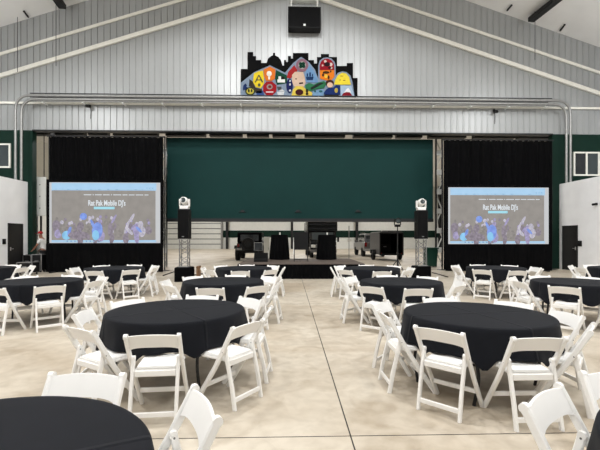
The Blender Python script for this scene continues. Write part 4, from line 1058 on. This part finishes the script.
tables = [  # camera-frame x, depth, where, angles to leave out, jitter overrides
 ('A', -1.37, 4.36, 'second table left of the aisle', [(-128,-.05,0),(-84,-0.07,0),(-33,-0.02,2),(8,0.06,0),(50,0.07,8),(90,-0.07,0),(139,-.06,0),(180,-0.05,0)]),
 ('B', 1.87, 4.15, 'second table right of the aisle', [(-127,-.05,0),(-86,-0.08,0),(-41,-0.09,0),(3,-0.09,0),(48,-0.08,0),(91,-0.08,0),(132,-.05,0),(180,-0.05,0)]),
 ('C', -1.26, 1.24, 'nearest table left of the aisle', [(134,-0.10,-14),(180,-0.09,0)]),
 ('D', 1.9, 1.28, 'nearest table right of the aisle', [(-136,-0.17,-8),(180,-0.09,0)]),
 ('E', -1.43, 7.30, 'third table left of the aisle', [-135,-92,-45,0,42,88,135,178]),
 ('F', -1.51, 10.5, 'farthest table left of the aisle', [-135,-88,-44,3,47,90,138,-176]),
 ('G', 1.87, 7.25, 'third table right of the aisle', [-133,-92,-40,0,47,90,136,180]),
 ('H', 1.92, 10.45, 'farthest table right of the aisle', [-136,-90,-48,2,44,92,135,178]),
 ('I', -4.9, 7.3, 'nearer table of left outer column', [-135,-46,0,43,88,134,180]),
 ('J', -4.98, 10.5, 'farther table of left outer column', [-136,-90,-45,0,46,90,137,178]),
 ('K', -8.55, 10.5, 'table at the left edge by the wall', [0,44,90,135,180]),
 ('L', 5.08, 7.15, 'nearer table of right outer column', [-136,-90,-45,2,44,134,180]),
 ('M', 5.32, 10.6, 'farther table of right outer column', [-137,-90,-44,0,46,92,134,180]),
 ('N', 8.65, 10.5, 'table at the right edge by the wall', [-135,-90,-43,180]),
]
SIDE = {0: 'near side', 45: 'near right side', 90: 'right side', 135: 'far right side', 180: 'far side', -180: 'far side', -135: 'far left side', -90: 'left side', -45: 'near left side'}
first_c = first_t = True
rj = random.Random(21)
for i, (nm, xc, d, where, angs) in enumerate(tables):
    X, Y = W(xc, d)
    t = TB if first_t else copy_tree(TB); first_t = False
    t.location = (X, Y, 0); t.rotation_euler.z = rj.uniform(-.5, .5)
    t['label'] = 'folding table under the black cloth, the '+where; t['group'] = 'round banquet tables'
    rz = .12+rj.uniform(-.15, .15)+(.45 if nm in 'AC' else 0)
    o = bpy.data.objects.new('tablecloth', cloth_mesh(i+1, [math.radians((q[0] if isinstance(q, tuple) else q)-90)-TH-rz for q in angs])); COL.objects.link(o); o.location = (X, Y, 0); o.rotation_euler.z = rz
    tag(o, 'round black tablecloth draped over the '+where, 'tablecloth', 'black tablecloths')
    for ph in angs:
        ph, dr, drot = ph if isinstance(ph, tuple) else (ph, 0, 0)
        c = CH if first_c else copy_tree(CH); first_c = False
        a_ = math.radians(ph) + TH*0
        r = .85 + dr + (.04 if abs(ph) > 120 else 0) + rj.uniform(-.02, .03)
        # direction in the camera frame: 0 = towards the camera, + = right
        px_, pd_ = xc + r*math.sin(a_), d - r*math.cos(a_)
        cx, cy = W(px_, pd_)
        c.location = (cx, cy, 0); c.rotation_euler.z = a_ + rj.uniform(-.06, .06) - TH + math.radians(drot)
        key = int(round(ph/45.0))*45
        wq = where if not where.startswith('table at') else where
        c['label'] = 'white folding chair, %s of the %s' % (SIDE[key], where)
        c['group'] = 'white folding chairs around the tables'
# ------------------------------------------------------------------ lights: high-bay lamps under the roof
def spot(x, y, z, power, ang=135, blend=.35, rad=.25, col=(.985,.99,1)):
    l = bpy.data.lights.new('high_bay_lamp', 'SPOT'); l.energy = power; l.spot_size = math.radians(ang); l.spot_blend = blend; l.shadow_soft_size = rad; l.color = col
    o = bpy.data.objects.new('high_bay_lamp', l); COL.objects.link(o); o.location = (x, y, z); return o
for y in (-9.2, -.9, 7.4):
    for x in (-14, -4.5, 4.5, 14):
        spot(x, y, roof(x)-.7, 3000 if abs(x) < 10 else 1150, 168, .12, .22)
spot(0, 7.4, roof(0)-1.0, 4300, 168, .12, .22)
for x in (-13, 13):                                     # unseen point lights added to brighten the roof corners
    l = bpy.data.lights.new('roof_fill_light', 'POINT'); l.energy = 750; l.shadow_soft_size = .3; l.color = (.985, .99, 1)
    o = bpy.data.objects.new('roof_fill_light', l); COL.objects.link(o); o.location = (x, 11, roof(x)-2.4)
for y in (25, 33, 42, 50):
    for x in (-11, 1, 13):
        spot(x, y, 8.6, 1950, 150)
w = bpy.data.worlds.new('world'); sc.world = w; w.use_nodes = True
w.node_tree.nodes['Background'].inputs[0].default_value = (1,1,1,1); w.node_tree.nodes['Background'].inputs[1].default_value = .02
# ------------------------------------------------------------------ camera
cam = bpy.data.cameras.new('camera'); co = bpy.data.objects.new('camera', cam); COL.objects.link(co)
co.location = (0,0,H); co.rotation_euler = (PI/2, 0, -TH)
cam.sensor_fit = 'HORIZONTAL'; cam.sensor_width = 36; cam.lens = 36*F/600
cam.shift_y = (HY-225)/600; cam.clip_start = .05; cam.clip_end = 200
sc.camera = co
sc.view_settings.view_transform = 'Standard'; sc.view_settings.look = 'None'; sc.view_settings.gamma = 1; sc.view_settings.use_curve_mapping = False
sc.view_settings.exposure = -0.9
